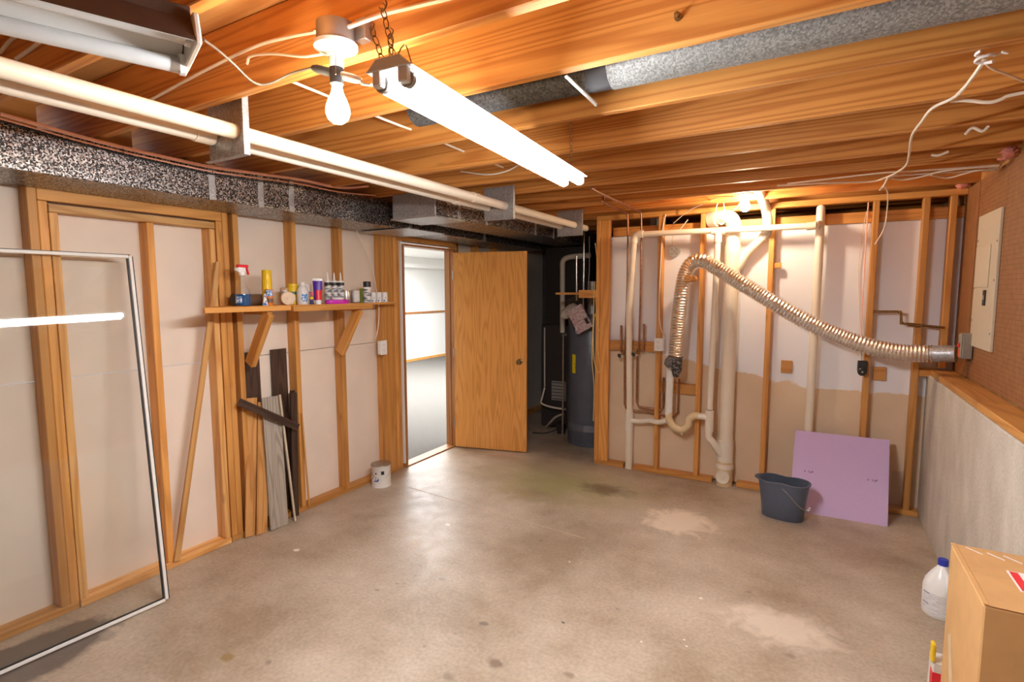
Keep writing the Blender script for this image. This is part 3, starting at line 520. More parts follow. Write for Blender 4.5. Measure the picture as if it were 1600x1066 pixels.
# spray bottle
x = .185; y = on_shelf(380, x); t = thing('spray_bottle', 'clear spray bottle of blue cleaner with a red and white trigger', 'bottle', (x, y, SZ))
lathe('bottle', [(.043, 0), (.046, .004), (.046, .075), (.04, .1), (.022, .13), (.015, .165), (.015, .19), (0, .19)], CLEARP, (x, y, SZ), t, 20); lathe('liquid', [(.042, .004), (.044, .008), (.044, .074), (0, .074)], BLUEL, (x, y, SZ), t, 20)
patch('label', (x, y), .0465, facing(x, y)-.6, .45, SZ+.02, SZ+.06, BLUEPR, t); lathe('collar', [(.018, 0), (.018, .02), (0, .02)], WHITEP, (x, y, SZ+.19), t, 14)
box('trigger_head', x-.012, x+.012, y-.03, y+.022, SZ+.208, SZ+.24, WHITEP, t, .005); box('trigger_shroud', x-.014, x+.014, y-.032, y+.04, SZ+.238, SZ+.255, RED, t, .005); beam('trigger', (x, y+.03, SZ+.243), (x, y+.042, SZ+.195), .014, .01, RED, t, up=(1, 0, 0)); cyl('nozzle', (x, y-.03, SZ+.225), (x, y-.044, SZ+.225), .009, WHITEP, t, 10)
can('aerosol_can', 'tall yellow aerosol can with a domed yellow cap beside the spray bottle', 418, .15, .031, .17, YELLOW, [('label', .0, .075, .5, DARKPR, -.3)], (.029, .06, YELLOW))
can('spice_can', 'small orange and brown can with a white and blue patch near the yellow aerosol', 421, .20, .023, .105, ORANGE, [('label', .06, .1, .9, BLUEPR, 0), ('band', .02, .045, 1.2, BROWNJ, 0)])
y = on_shelf(413, .215); t = thing('glue_tube', 'small white and navy folded tube standing before the yellow aerosol', 'tube', (.222, y, SZ)); lathe('body', [(.018, 0), (.017, .01), (.004, .075), (0, .076)], LETTER, (.222, y, SZ), t, 10)
x = .10; t = thing('brown_jar', 'dark brown jar lying on its side behind the spray bottle', 'jar', (x, on_shelf(385, x), SZ)); y0, y1 = on_shelf(366, x), on_shelf(412, x)
lathe('body', [(.034, 0), (.037, .006), (.037, abs(y1-y0)-.006), (.034, abs(y1-y0)), (0, abs(y1-y0))], BROWNJ, (x, y0, SZ+.0375), t, 20, (0, 1, 0)); lathe('rim', [(.039, -.006), (.039, .006), (0, .006)], BLACK, (x, y0, SZ+.0395), t, 20, (0, 1, 0))
y = on_shelf(452, .235); t = thing('cork_roll', 'tan roll lying on its side with a round pale end disc', 'roll', (.19, y, SZ)); d = V((.75, -.62, 0)).normalized(); q = V((.225, y, SZ+.045))
lathe('roll', [(.040, 0), (.040, .13), (0, .13)], TAN, q, t, 24, -d); lathe('end_disc', [(.045, 0), (.045, .008), (.04, .012), (.038, .009), (.006, .009), (.004, .012), (0, .012)], plain('pale_disc', (.78, .62, .45), .5), q, t, 28, d)
can('small_tin', 'little grey tin with a pale square label standing behind the tan roll', 445, .07, .026, .115, TAN, [('label', .05, .1, .7, DARKPR, 0)])
can('yellow_canister', 'yellow canister with a dark green band and yellow lid', 458, .075, .037, .125, YELLOW, [('band', .07, .09, 1.5, plain('green_band', (.03, .1, .03), .4), 0)], (.035, .02, YELLOW))
x = .15; y = on_shelf(473, x); t = thing('white_jug', 'translucent white plastic bottle with a white screw cap', 'bottle', (x, y, SZ)); lathe('bottle', [(.038, 0), (.041, .005), (.041, .09), (.03, .12), (.016, .135), (0, .135)], plain('milky_plastic', (.74, .72, .70), .3), (x, y, SZ), t, 20); lathe('cap', [(.018, 0), (.018, .02), (0, .02)], WHITEP, (x, y, SZ+.134), t, 14); patch('label', (x, y), .0415, facing(x, y)+.3, .5, SZ+.02, SZ+.075, BLUEPR, t)
can('white_bottle', 'white bottle with a pale blue label and flat white lid behind the milky bottle', 480, .06, .03, .13, WHITEP, [('label', .03, .09, .8, BLUEPR, 0)], (.031, .018, WHITEP), 'bottle')
can('small_lighter_bottle', 'tiny navy and yellow bottle with a red tip', 487, .215, .013, .06, plain('navy_print', (.03, .03, .13), .4), [('label', .035, .055, 1.2, YELLOW, 0)], (.008, .028, RED), 'bottle')
y = on_shelf(497, .2); x = .2; t = thing('caulk_squeeze_tube', 'violet and red squeeze tube standing on its white cap', 'tube', (x, y, SZ)); lathe('cap', [(.022, 0), (.022, .03), (0, .03)], WHITEP, (x, y, SZ), t, 16)
def loft(name, secs, mat, par, n=16):
    vs = []; fs = []
    for (cx, cy, cz, rx, ry, ang) in secs:
        for k in range(n):
            q = 2*math.pi*k/n; u, v = rx*math.cos(q), ry*math.sin(q); vs.append((cx+u*math.cos(ang)-v*math.sin(ang), cy+u*math.sin(ang)+v*math.cos(ang), cz))
    for i in range(len(secs)-1):
        for k in range(n): fs.append((i*n+k, i*n+(k+1) % n, (i+1)*n+(k+1) % n, (i+1)*n+k))
    fs += [tuple(range(n)), tuple(range((len(secs)-1)*n, len(secs)*n))]; return sharp(add(name, vs, fs, mat, par, smooth=True), 45)
an = facing(x, y)+math.pi/2
loft('lower_sleeve', [(x, y, SZ+.03, .024, .022, an), (x, y, SZ+.10, .029, .018, an)], RED, t); loft('upper_sleeve', [(x, y, SZ+.10, .029, .018, an), (x, y, SZ+.165, .033, .006, an)], PURPLE, t); loft('crimp', [(x, y, SZ+.165, .034, .004, an), (x, y, SZ+.182, .034, .003, an)], WHITEP, t)
patch('stripe', (x-.004, y), .0285, facing(x, y)-.75, .35, SZ+.03, SZ+.10, PURPLE, t)
for px, x, lab in ((513, .115, 'white caulk cartridge with a dark top band, apart from the other two'), (523, .10, 'grey printed caulk cartridge in the middle of three with upright nozzles'), (533, .13, 'grey printed caulk cartridge in front of the shelf stud, nozzle up')):
    y = on_shelf(px, x); t = thing('caulk_cartridge', lab, 'caulk tube', (x, y, SZ), 'caulk cartridges on the shelf'); lathe('barrel', [(.025, 0), (.025, .165), (.022, .17), (0, .17)], WHITEP, (x, y, SZ), t, 18); patch('label', (x, y), .0255, facing(x, y), 1.3, SZ+.03, SZ+.135, FINEP if px == 514 else DARKPR, t); patch('band', (x, y), .0257, facing(x, y), 1.35, SZ+.135, SZ+.158, BLACK, t); lathe('nozzle', [(.01, 0), (.008, .01), (.004, .062), (0, .062)], WHITEP, (x, y, SZ+.17), t, 10)
can('tin_can', 'small bare tin can behind the magenta roll beside the caulk cartridges', 541, .08, .03, .10, SILVER); can('tin_can', 'pale grey tin can with a white wrapper beside the green can', 555, .115, .034, .105, SILVER, [('label', .01, .095, .9, FINEP, .5)])
y = on_shelf(530, .215); t = thing('magenta_tape_roll', 'flat magenta plastic dish with a violet side lying at the shelf front', 'tape roll', (.195, y, SZ)); loft('body', [(.195, y, SZ, .048, .10, 0), (.195, y, SZ+.004, .05, .105, 0), (.195, y, SZ+.026, .05, .105, 0), (.195, y, SZ+.03, .047, .10, 0)], MAGENTA, t, 28); lathe('white_lid', [(.045, 0), (.045, .016), (0, .016)], PAPER, (.185, y+.01, SZ+.0305), t, 24)
can('green_can', 'green can tucked behind the black capped spray can', 567, .075, .026, .115, GREEN, [('label', .02, .07, .6, GREEN, 0)])
can('spray_paint_can', 'white labelled spray paint can with a tall black cap', 574, .15, .031, .125, WHITEP, [('label', .0, .11, 1.3, DARKPR, 0)], (.03, .045, BLACK))
for px, jl in ((583, 'little white jar with a blue label touching the spray paint can'), (592, 'little white jar with a blue label, middle of three in a row'), (601, 'little white jar with a blue label at the narrow end of the shelf')):
    can('white_jar', jl, px, .075, .024, .07, WHITEP, [('label', .008, .052, .9, LETTER, 0)], (.023, .014, WHITEP), 'jar', 'white jars at the shelf end')
# leaning stick
tag(beam('wood_strip', (.014, P(276, 862, 0, .02).y, .04), (.045, 1.735, 1.83), .034, .017, W_ZP, None, up=(0, 1, 0)), 'long thin wooden strip leaning in the framed bay beside the shelf', 'wood strip')
# offcuts leaning under the shelf
def lean(name, label, p0, p1, wd, th, mat, cat='plank'): return tag(beam(name, p0, p1, wd, th, mat, None, up=(0, 1, 0), bev=.001), label, cat)
def lw(px, py, x): return P(px, py, 0, x)
lean('laminate_plank', 'dark brown flooring plank upright under the shelf brace, next to the double stud', (-.06, 1.995, .04), (-.072, 1.995, 1.235), .125, .012, DARKP); lean('laminate_plank', 'dark brown flooring plank upright against the drywall, next to the single stud', (-.06, 2.212, .04), (-.072, 2.212, 1.235), .125, .012, DARKP)
lean('oak_plank', 'golden wood plank leaning under the shelf, nearest the double stud', P(391, 838, 2, .004), P(393, 622, 0, -.03), .075, .012, OAKP); lean('oak_plank', 'golden wood plank leaning beside the grey plank', P(409, 834, 2, .004), P(411, 628, 0, -.02), .078, .012, OAKP)
lean('grey_plank', 'weathered grey wood-look plank leaning under the shelf', P(434, 823, 2, .004)+V((.018, 0, 0)), P(423, 620, 0, .008), .138, .012, GREYP)
lean('metal_strip', 'thin pale metal edging strip leaning over the grey plank', P(454, 812, 2, .004)+V((.05, 0, 0)), P(437, 617, 0, .033), .013, .012, plain('pale_strip', (.62, .52, .38), .4)); lean('dark_bar', 'dark brown bar leaning against the single stud below the shelf', P(460, 806, 2, .004)+V((.01, 0, 0)), P(458, 614, 0, .02), .05, .02, DARKP); lean('dark_bar', 'short dark bar standing askew behind the pale metal strip', (-.03, 2.24, .04), (-.012, 2.27, .93), .036, .014, DARKP)
tag(beam('black_rail', P(373, 628, 0, .05), P(466, 668, 0, .066), .014, .05, DARKP, None, up=(1, 0, 0)), 'dark rail lying aslant across the leaning planks', 'rail'); lean('copper_strip', 'thin orange wood strip leaning beside the single stud', (.03, 2.345, .04), (.012, 2.325, .75), .012, .008, W_Z)
# paint can
c = P(594, 759, 2, 0); c = V((c.x+.0, c.y+.015, 0)); t = thing('paint_can', 'white paint can with blue lettering standing on the floor near the door', 'paint can', c)
lathe('can', [(.081, 0), (.083, .003), (.08, .006), (.08, .182), (.083, .186), (.083, .19), (.075, .19), (.073, .184), (0, .184)], WHITE, c, t, 28); lathe('lid', [(.07, .183), (.07, .188), (.06, .186), (0, .186)], SILVER, c, t, 28)
patch('label', c, .0806, facing(c.x, c.y)-.75, .5, .055, .085, LETTER, t); patch('spot', c, .0808, facing(c.x, c.y)+.15, .16, .115, .145, BLACK, t); patch('spot', c, .0808, facing(c.x, c.y)-.55, .07, .118, .132, BLACK, t); lathe('rim', [(.0835, .184), (.085, .187), (.0835, .191), (.08, .191)], STEEL, c, t, 28)
an = facing(c.x, c.y); tube('handle', cr([c+V((.083*math.cos(an+q), .083*math.sin(an+q), .14-.06*math.cos(q*1.2))) for q in (-1.3, -.8, -.3, .2, .7, 1.3)], 5), .0016, STEEL, t, 5)
# outlet box on the door post and its cable
t = thing('surface_outlet', 'small white surface outlet box on the wide post by the doorway', 'outlet', (.02, 3.17, 1.1)); box('box', .001, .04, 3.13, 3.2, 1.105, 1.22, WHITEP, t, .004); fpl = box('face_plate', .0405, .045, 3.127, 3.203, 1.1, 1.225, WHITEP, t, .002)
for z in (1.14, 1.185): box('socket', .0452, .047, 3.152, 3.178, z-.012, z+.012, PAPER, fpl, .003)
wire('house_cable', 'white cable drooping from the duct to the outlet by the doorway', [P(556, 358, 0, .006), P(570, 390, 0, .01), P(583, 425, 0, .01), P(588, 455, 0, .012), P(592, 480, 0, .02), P(591, 510, 0, .02), P(587, 530, 0, .018)], .004, CABLE)
# glass shower door leaning
t = thing('glass_panel', 'framed clear glass shower panel leaning against the stud wall', 'glass panel', (.34, .75, 0)); g0 = V((.33, 1.178, .012)); gv = V((.062, 1.236, 1.832))-g0; gu = V((-.06, -.95, 0))
def gp(u, v): return g0+gu*u+gv*v
for p0, p1 in ((gp(0, 0), gp(0, 1)), (gp(1, 0), gp(1, 1))): beam('side_rail', p0, p1, .016, .02, WHITE, t, up=(0, 1, 0))
for v in (0, 1): beam('cross_rail', gp(.009, v), gp(.991, v), .016, .02, WHITE, t, up=gv)
ins = .014
for u in (ins, 1-ins): beam('gasket', gp(u, .006), gp(u, .994), .006, .008, BLACK, t, up=(0, 1, 0), bev=0)
beam('gasket', gp(-.0105, 0), gp(-.0105, 1), .004, .018, BLACK, t, up=(0, 1, 0), bev=0); beam('gasket', gp(0, 1.0052), gp(1, 1.0052), .003, .018, BLACK, t, up=gv, bev=0); beam('gasket', gp(0, .0065), gp(1, .0065), .006, .008, BLACK, t, up=gv, bev=0)
nrm = gu.cross(gv).normalized()*.002
q = [gp(ins, .006), gp(1-ins, .006), gp(1-ins, .994), gp(ins, .994)]; add('pane', [p-nrm for p in q]+[p+nrm for p in q], BF, GLASS, t)
# ================================================================== UTILITY RECESS
wc = V((1.185, 5.14, 0)); t = thing('water_heater', 'tall slate grey cylindrical water heater half hidden behind the wall end', 'water heater', wc)
lathe('tank', [(.25, .03), (.252, .035), (.252, 1.36), (.24, 1.385), (.1, 1.4), (0, 1.4)], GREYT, wc, t, 48); lathe('base_ring', [(.256, 0), (.256, .035), (.25, .037), (0, .037)], GREYT, wc, t, 48); lathe('lower_band', [(.2535, .16), (.2535, .235), (.25, .236)], plain('band_enamel', (.14, .155, .19), .25), wc, t, 48)
an = facing(wc.x, wc.y)
patch('energy_label', wc, .2535, an-.82, .10, .78, .98, YELPR, t); patch('badge', wc, .2535, an-.62, .13, 1.20, 1.29, BLUEPR, t); patch('access_plate', wc, .2535, an+.0, .3, .165, .23, plain('plate_enamel', (.22, .24, .28), .25), t)
for dx in (-.1, .1): cyl('nipple', wc+V((dx, 0, 1.39)), wc+V((dx, 0, 2.3)), .012, CHROME, t, 12)
cyl('flue', wc+V((0, 0, 1.4)), wc+V((0, 0, 1.75)), .05, GALVP, t, 16)
q = P(880, 545, 1, 4.98); t = thing('relief_pipe', 'thin copper-grey discharge pipe dropping down beside the water heater', 'pipe', (q.x, 4.98, 0)); cyl('pipe', (q.x, 4.98, .002), (q.x, 4.98, 1.18), .010, plain('aged_pipe', (.32, .25, .19), .4, .6), t, 10); cyl('elbow', (q.x-.015, 4.98, 1.18), (q.x+.045, 4.98, 1.18), .016, STEEL, t, 10)
# furnace
t = thing('furnace', 'dark furnace cabinet with a grey slotted grille deep in the recess', 'furnace', (.72, 5.75, 0)); box('cabinet', .42, 1.0, 5.45, 6.05, .02, 1.25, plain('furnace_brown', (.045, .038, .035), .45), t, .006, origin=(.7, 5.75, 0)); box('plenum', .45, .98, 5.5, 6.05, 1.252, 2.16, plain('dark_plenum', (.05, .042, .038), .5, .4), t, .004)
gx0 = P(862, 600, 1, 5.44).x; gx1 = P(884, 600, 1, 5.44).x; gz0, gz1 = P(872, 626, 1, 5.44).z, P(872, 596, 1, 5.44).z
gr = box('grille', gx0, gx1, 5.437, 5.4495, gz0, gz1, plain('grille_grey', (.34, .32, .30), .5), t, .002)
for i in range(6): z = gz0+(i+.5)*(gz1-gz0)/6; box('grille_slot', gx0+.01, gx1-.01, 5.4345, 5.4368, z-.004, z+.004, BLACK, gr, 0)
t = thing('drain_pipe', 'pale condensate drain pipe with an elbow running along the furnace foot', 'pipe', P(852, 630, 1, 5.36)); tube('pipe', [P(851, 512, 1, 5.36), P(851, 605, 1, 5.36)], .010, PVCG, t, 10); tube('elbow_run', cr([P(851, 606, 1, 5.36), P(847, 622, 1, 5.33), P(846, 630, 1, 5.30), P(860, 636, 1, 5.3), P(884, 640, 1, 5.3)], 4), .011, PVC, t, 10); box('pump', P(874, 640, 1, 5.3).x, P(884, 640, 1, 5.3).x, 5.24, 5.30, .0, .12, BLACK, t, .004)
wire('hose', 'pale hose rising from the recess floor to the water heater drain', [P(853, 668, 2, .012), P(860, 660, 1, 5.2), P(868, 652, 1, 5.15), P(880, 647, 1, 5.05)], .012, PVCG, cat='hose'); wire('black_cable', 'black cord lying on the recess floor beside the water heater', [P(832, 676, 2, .006), P(850, 677, 2, .006), P(868, 672, 2, .006), P(880, 662, 2, .006)], .006, BLACK, cat='rope')
t = thing('vent_elbow_pipe', 'cream plastic pipe with an elbow rising behind the water heater', 'pipe', P(878, 500, 1, 5.4)); tube('pipe', [P(879, 520, 1, 5.4), P(879, 418, 1, 5.4)], .03, PVC, t, 14); tube('elbow', cr([P(879, 420, 1, 5.4), P(880, 408, 1, 5.4), P(890, 402, 1, 5.4), P(922, 399, 1, 5.4)], 5), .031, PVC, t, 14)
t = thing('white_tank', 'small white expansion tank hanging behind the paper tags', 'tank', P(888, 485, 1, 4.9)); c = P(890, 486, 1, 4.9); lathe('tank', [(.0, -.10), (.04, -.095), (.06, -.06), (.062, .04), (.045, .085), (.015, .1), (0, .1)], plain('dull_white', (.6, .57, .52), .4), c, t, 20, (.75, .1, .55)); cyl('pipe', P(901, 470, 1, 4.92), P(901, 400, 1, 4.92), .011, CHROME, t, 10)
c = P(905, 497, 1, 4.72); t = thing('manual_bag', 'clear plastic bag of pink printed instruction papers hanging aslant by the water heater', 'papers', c)
u = V((.80, 0, -.36)).normalized(); v = V((.50, 0, .86)).normalized(); u = V((.86, .12, .5)).normalized(); v = V((-.5, 0, .86)).normalized()
def quadbox(name, c, u, v, hu, hv_, th, mat, par): n = u.cross(v).normalized()*th; q = [c-u*hu-v*hv_, c+u*hu-v*hv_, c+u*hu+v*hv_, c-u*hu+v*hv_]; return add(name, [p for p in q]+[p+n for p in q], BF, mat, par)
n_ = u.cross(v).normalized(); n_ = n_ if n_.y < 0 else -n_
quadbox('paper', c+v*.046, u, v, .085, .072, .002, PINKPR, t); quadbox('paper', c-v*.085, u, v, .085, .055, .002, PINKPR, t); quadbox('photo_strip', c-v*.065+u*.055+n_*.004, u, v, .016, .03, .001, BLACK, t); quadbox('plastic_bag', c+n_*.008+v*.03, u, v, .105, .19, .0008, FILM, t)
t = thing('wood_bracket', 'short wooden ledge bracket fixed beside the wall end in the recess', 'bracket', P(900, 458, 1, 4.62)); a = P(872, 459, 1, 4.62); b_ = P(912, 459, 1, 4.62); box('ledge', a.x, b_.x, 4.56, 4.68, a.z-.01, a.z+.012, W_X, t); box('block', P(906, 459, 1, 4.56).x, 1.486, 4.53, 4.57, a.z-.04, a.z+.035, W_X, t)
cx = 1.478
wire('yellow_rope', 'yellow cord hanging in loops on the wall end post', [P(930, 380, 1, 4.44), P(934, 420, 1, 4.44), P(931, 470, 1, 4.445), P(935, 500, 1, 4.43), P(933, 540, 1, 4.43), P(938, 575, 1, 4.43), P(934, 582, 1, 4.43), P(928, 560, 1, 4.44), P(927, 520, 1, 4.44), P(930, 490, 1, 4.44), P(936, 515, 1, 4.43), P(944, 520, 1, 4.43)], .004, CABLEY, cat='rope')
wire('yellow_rope', 'second yellow cord with its end dangling low on the wall end post', [P(929, 440, 1, 4.445), P(927, 500, 1, 4.44), P(925, 560, 1, 4.44), P(928, 600, 1, 4.44), P(928, 630, 1, 4.44), P(927, 658, 1, 4.44)], .004, CABLEY, cat='rope'); wire('house_cable', 'thin white cable beside the post top at the recess', [P(921, 370, 1, 4.7), P(921, 420, 1, 4.7), P(919, 452, 1, 4.7)], .006, STEEL)
# ================================================================== BACK WALL PLUMBING
def vp(px, py, y=4.42): return P(px, py, 1, y)
# copper lines
for pts, lab in (([P(928, 297, 2, 2.318), P(1000, 331, 1, 4.40), P(1002, 345, 1, 4.42), P(1001, 450, 1, 4.43), P(998, 548, 1, 4.43)], 'copper water line dropping from the joists, on the far side of the cream standpipe'), ([P(943, 316, 2, 2.318), P(979, 333, 1, 4.40), P(981, 346, 1, 4.42), P(980, 450, 1, 4.43), P(976, 550, 1, 4.43)], 'copper water line dropping from the joists, nearest the wall end post')):
    t = thing('copper_line', lab, 'pipe', pts[-1], 'copper lines with shut-off valves')
    tube('ceiling_run', cr([pts[0]+V((0, 0, .12)), pts[0]+V((0, 0, .02)), pts[0]+V((.0, .03, 0)), pts[1]], 4), .009, COPPER, t, 10); tube('drop', cr(pts[1:], 5), .0085, COPPER, t, 10)
    e = pts[-1]; vb = cyl('valve_body', e+V((-.004, -.004, -.035)), e+V((-.004, -.004, .02)), .013, BRASS, t, 10); cyl('valve_stem', e+V((-.004, -.01, -.01)), e+V((-.03, -.05, -.03)), .006, BRASS, vb, 8); lathe('valve_handle', [(.02, 0), (.022, .004), (.02, .009), (0, .009)], BLACKM, e+V((-.03, -.05, -.03)), vb, 10, (-.5, -.8, -.3))
    s = 1 if '1' == '0' else (-1 if 'post' in lab else 1); tube('air_chamber', [e+V((s*.04, .012, .0)), e+V((s*.04, .012, .24))], .010, COPPER, t, 10); cyl('branch', e+V((0, .005, .0)), e+V((s*.04, .012, .0)), .009, COPPER, t, 10)
t = thing('copper_loop', 'outer copper supply loop running low behind the cream pipes', 'pipe', vp(1000, 645, 4.5)); tube('pipe', [vp(976, 556, 4.47), vp(976, 632, 4.47), vp(979, 641, 4.47), vp(1010, 643, 4.48), vp(1052, 652, 4.5), vp(1059, 645, 4.5), vp(1061, 592, 4.5)], .009, COPPER, t, 10)
t = thing('copper_loop', 'inner copper supply loop nested above the outer one behind the cream pipes', 'pipe', vp(1000, 635, 4.5)); tube('pipe', [vp(996, 556, 4.47), vp(995, 628, 4.47), vp(998, 636, 4.47), vp(1032, 641, 4.49), vp(1036, 636, 4.5), vp(1037, 590, 4.5)], .010, COPPER, t, 10)
# vent system
R2 = .030
t = thing('drain_vent_pipe', 'cream plastic drain and vent line with standpipe, top crossbar and trap arms', 'pipe', (1.82, D+.03, 0))
x1 = vp(984, 600, D).x; yv = 4.372; zt = P(1000, 366, 1, yv).z
b1 = V((x1, D+.03, 0)); cyl('standpipe', (x1, D+.02, .0), (x1, D+.012, P(985, 640, 1, D).z), R2+.003, PVC, t, 18)
zte = P(985, 657, 1, D).z; cyl('tee', (x1, D+.012, zte-.09), (x1, D+.012, zte+.07), R2+.008, PVCW, t, 18)
tube('riser', [(x1, D+.012, zte+.05), (x1+.005, yv, 1.5), (P(992, 400, 1, yv).x-.01, yv, zt-.06)], R2-.003, PVC, t, 18)
xe = P(992, 400, 1, yv).x-.01; tube('elbow', cr([(xe, yv, zt-.075), (xe, yv, zt-.04), (xe+.02, yv, zt-.008), (xe+.055, yv, zt), (xe+.08, yv, zt)], 5), R2+.003, PVC, t, 16)
xr = P(1270, 353, 1, yv).x; cyl('crossbar', (xe+.06, yv, zt), (xr, yv, P(1270, 353, 1, yv).z), .024, PVC, t, 16)
tube('trap_arm', cr([(x1+.02, D+.0, zte), (x1+.1, D+.01, zte), P(1015, 657, 1, D-.005), P(1028, 660, 1, D-.02), P(1043, 657, 1, D-.03)], 4), .023, PVCW, t, 14)
xt = P(1122, 362, 1, yv).x; ztt = P(1122, 361, 1, yv).z; cyl('tee', (xt-.05, yv, ztt), (xt+.05, yv, ztt), .03, PVC, t, 16); cyl('tee_leg', (xt, yv, ztt), (xt, yv, ztt-.09), .03, PVC, t, 16)
zs = P(1110, 640, 1, yv).z; xs = P(1109, 640, 1, yv).x; tube('vent_drop', [(xt, yv, ztt-.05), (xs, yv, zs)], .024, PVC, t, 16)
zc = P(1109, 658, 1, yv).z; cyl('sanitary_tee', (xs, yv, zc-.09), (xs, yv, zc+.09), .034, PVCW, t, 16)
tube('wye_arm', cr([(xs, yv, zc-.07), (xs, yv, zc-.14), P(1113, 690, 1, yv), P(1124, 706, 1, 4.41), P(1132, 716, 1, 4.44)], 4), .029, PVCW, t, 14)
# right side drop
xq = P(1279, 400, 1, D+.015).x; zq = P(1279, 329, 1, D+.015).z
lx = P(1264, 670, 1, D+.02).x; tube('side_drop', cr([(xq, D+.045, zq-.005), (xq, D+.02, zq-.0), (xq, D+.012, zq-.05), (xq, D+.012, 1.6), (lx-.01, D+.012, .0)], 4), .030, PVC, t, 16); cyl('coupling', (xr-.04, yv, P(1262, 354, 1, yv).z), (xr+.02, yv, P(1270, 353, 1, yv).z), .03, PVC, t, 16); cyl('coupling', (xr+.015, yv, P(1270, 352, 1, yv).z), (xq, D+.01, P(1279, 350, 1, D).z), .028, PVC, t, 16)
# p-trap
t = thing('washer_standpipe', 'white standpipe with a yellowed U-shaped trap between the studs', 'pipe', P(1046, 640, 1, yv)); xp = P(1045, 640, 1, yv).x
cyl('standpipe', (P(1048, 560, 1, yv).x, yv, P(1048, 556, 1, yv).z), (xp, yv, P(1045, 648, 1, yv).z), .031, WHITE, t, 18)
tube('trap', cr([P(1045, 644, 1, yv), P(1046, 657, 1, yv), P(1055, 668, 1, yv), P(1066, 671, 1, yv), P(1075, 664, 1, yv), P(1077, 655, 1, yv), P(1084, 650, 1, yv), P(1092, 650, 1, yv)], 5), .031, PVCY, t, 16); tube('trap_arm', [P(1089, 650, 1, yv), P(1100, 651, 1, yv), P(1109, 654, 1, yv)], .029, PVCW, t, 16); e = P(1065, 676, 1, yv); lathe('cleanout_plug', [(.008, -.02), (.008, .02), (0, .02)], PVCW, e, t, 8)
# stack
yk = 4.455; xk = P(1137, 600, 1, yk).x; t = thing('soil_stack', 'big cream plastic soil stack with a round cleanout at the floor', 'pipe', (xk, yk, 0)); RK = .056
cyl('stack', (xk, yk, .22), (xk, yk, P(1150, 365, 1, yk).z), RK, PVC, t, 28)
zw = P(1140, 395, 1, yk).z; cyl('upper_wye', (xk, yk, zw-.24), (xk, yk, zw+.06), RK+.006, PVC, t, 28); tube('upper_wye_arm', [(xk, yk, zw-.17), (xk+.06, yk, zw-.1), P(1170, 392, 1, yk), P(1196, 367, 1, yk)], .034, PVC, t, 18)
ze = P(1150, 350, 1, yk).z; tube('top_elbow', cr([(xk, yk, ze-.06), (xk, yk, ze), (xk-.03, yk+.01, ze+.05), (xk-.1, yk+.03, ze+.07), (xk-.17, yk+.05, ze+.06)], 5), RK+.004, PVC, t, 24)
e = V((xk-.165, yk+.05, ze+.06)); cyl('elbow_collar', e+V((.03, -.01, 0)), e+V((-.03, .01, -.004)), RK+.012, PVC, t, 24)
tube('upper_riser', cr([P(1192, 371, 1, yk), P(1198, 362, 1, yk), P(1199, 345, 1, yk), P(1197, 328, 1, yk), P(1192, 312, 1, 4.3), P(1186, 300, 1, 4.2), P(1186, 289, 1, 4.12), P(1195, 276, 1, 4.05), P(1215, 258, 1, 3.97)], 5), .037, PVCG, t, 18)
cyl('lower_wye', (xk, yk, P(1131, 724, 1, yk).z), (xk, yk, P(1134, 688, 1, yk).z), RK+.007, PVCW, t, 28); cyl('hub', (xk, yk, P(1131, 726, 1, yk).z-.025), (xk, yk, P(1131, 724, 1, yk).z), RK+.014, PVCW, t, 28); cyl('cleanout_tee', (xk, yk, .0), (xk, yk, .21), RK+.008, PVCY, t, 28)
co_ = V((xk-.005, yk-.05, .085)); cp_ = lathe('cleanout_plug', [(.058, 0), (.06, .01), (.054, .022), (.05, .019), (0, .019)], PVC, co_, t, 28, (-.05, -1, .1)); box('plug_square', co_.x-.014, co_.x+.014, co_.y-.034, co_.y-.018, .07, .1, PVC, cp_, .003)
# flexible dryer duct
fy = 4.27; pp = [(1055, 556, fy), (1060, 500, fy), (1066, 450, fy), (1072, 425, fy), (1083, 410, fy-.01), (1098, 408, fy-.02), (1118, 418, fy-.02), (1150, 438, fy-.02), (1200, 468, fy-.03), (1250, 497, fy-.03), (1300, 521, fy-.04), (1350, 539, fy-.05), (1400, 550, fy-.07), (1445, 553, 4.19), (1462, 553, 4.18)]
path = cr([P(*q[:2], 1, q[2]) for q in pp], 160); dense = [path[0]]
for q in path[1:]:
    if (q-dense[-1]).length > .0052: dense.append(q)
t = thing('flexible_duct', 'crinkled foil dryer hose looped over a peg and drooping across the back wall', 'duct', path[0])
tube('foil_hose', dense, .06, ALU, t, 20, radii=[(.0615, .058, .0535, .057)[i % 4]*random.uniform(.985, 1.015) for i in range(len(dense))])
e = dense[-1]; cyl('end_sleeve', e-V((.02, 0, 0)), P(1494, 553, 0, 4.07), .055, GALVP, t, 24)
c = P(1050, 566, 1, fy); loft('cloth_boot', [(c.x-.01, fy, c.z-.045, .035, .04, .2), (c.x-.005, fy, c.z-.02, .06, .06, .2), (c.x+.01, fy, c.z+.02, .068, .064, 0), (c.x+.03, fy, c.z+.05, .063, .063, 0)], plain('grey_cloth', (.16, .14, .13), .8, var=.4, scale=60, bump=.5), t, 18)
loft('mesh_sock', [(c.x+.04, fy-.03, c.z-.12, .02, .02, .2), (c.x+.045, fy-.03, c.z-.06, .042, .04, .2), (c.x+.045, fy-.03, c.z+.02, .045, .045, 0)], printed('net_black', (.2, .18, .17), (.02, .02, .02), 60, 60, .55), t, 14)
p = P(1079, 430, 1, 4.3); tag(cyl('wood_peg', (p.x, 4.19, p.z-.028), (p.x, D-.002, p.z-.028), .028, W_Y), 'short round wooden peg holding up the foil hose', 'peg')
p = P(1229, 415, 1, D)
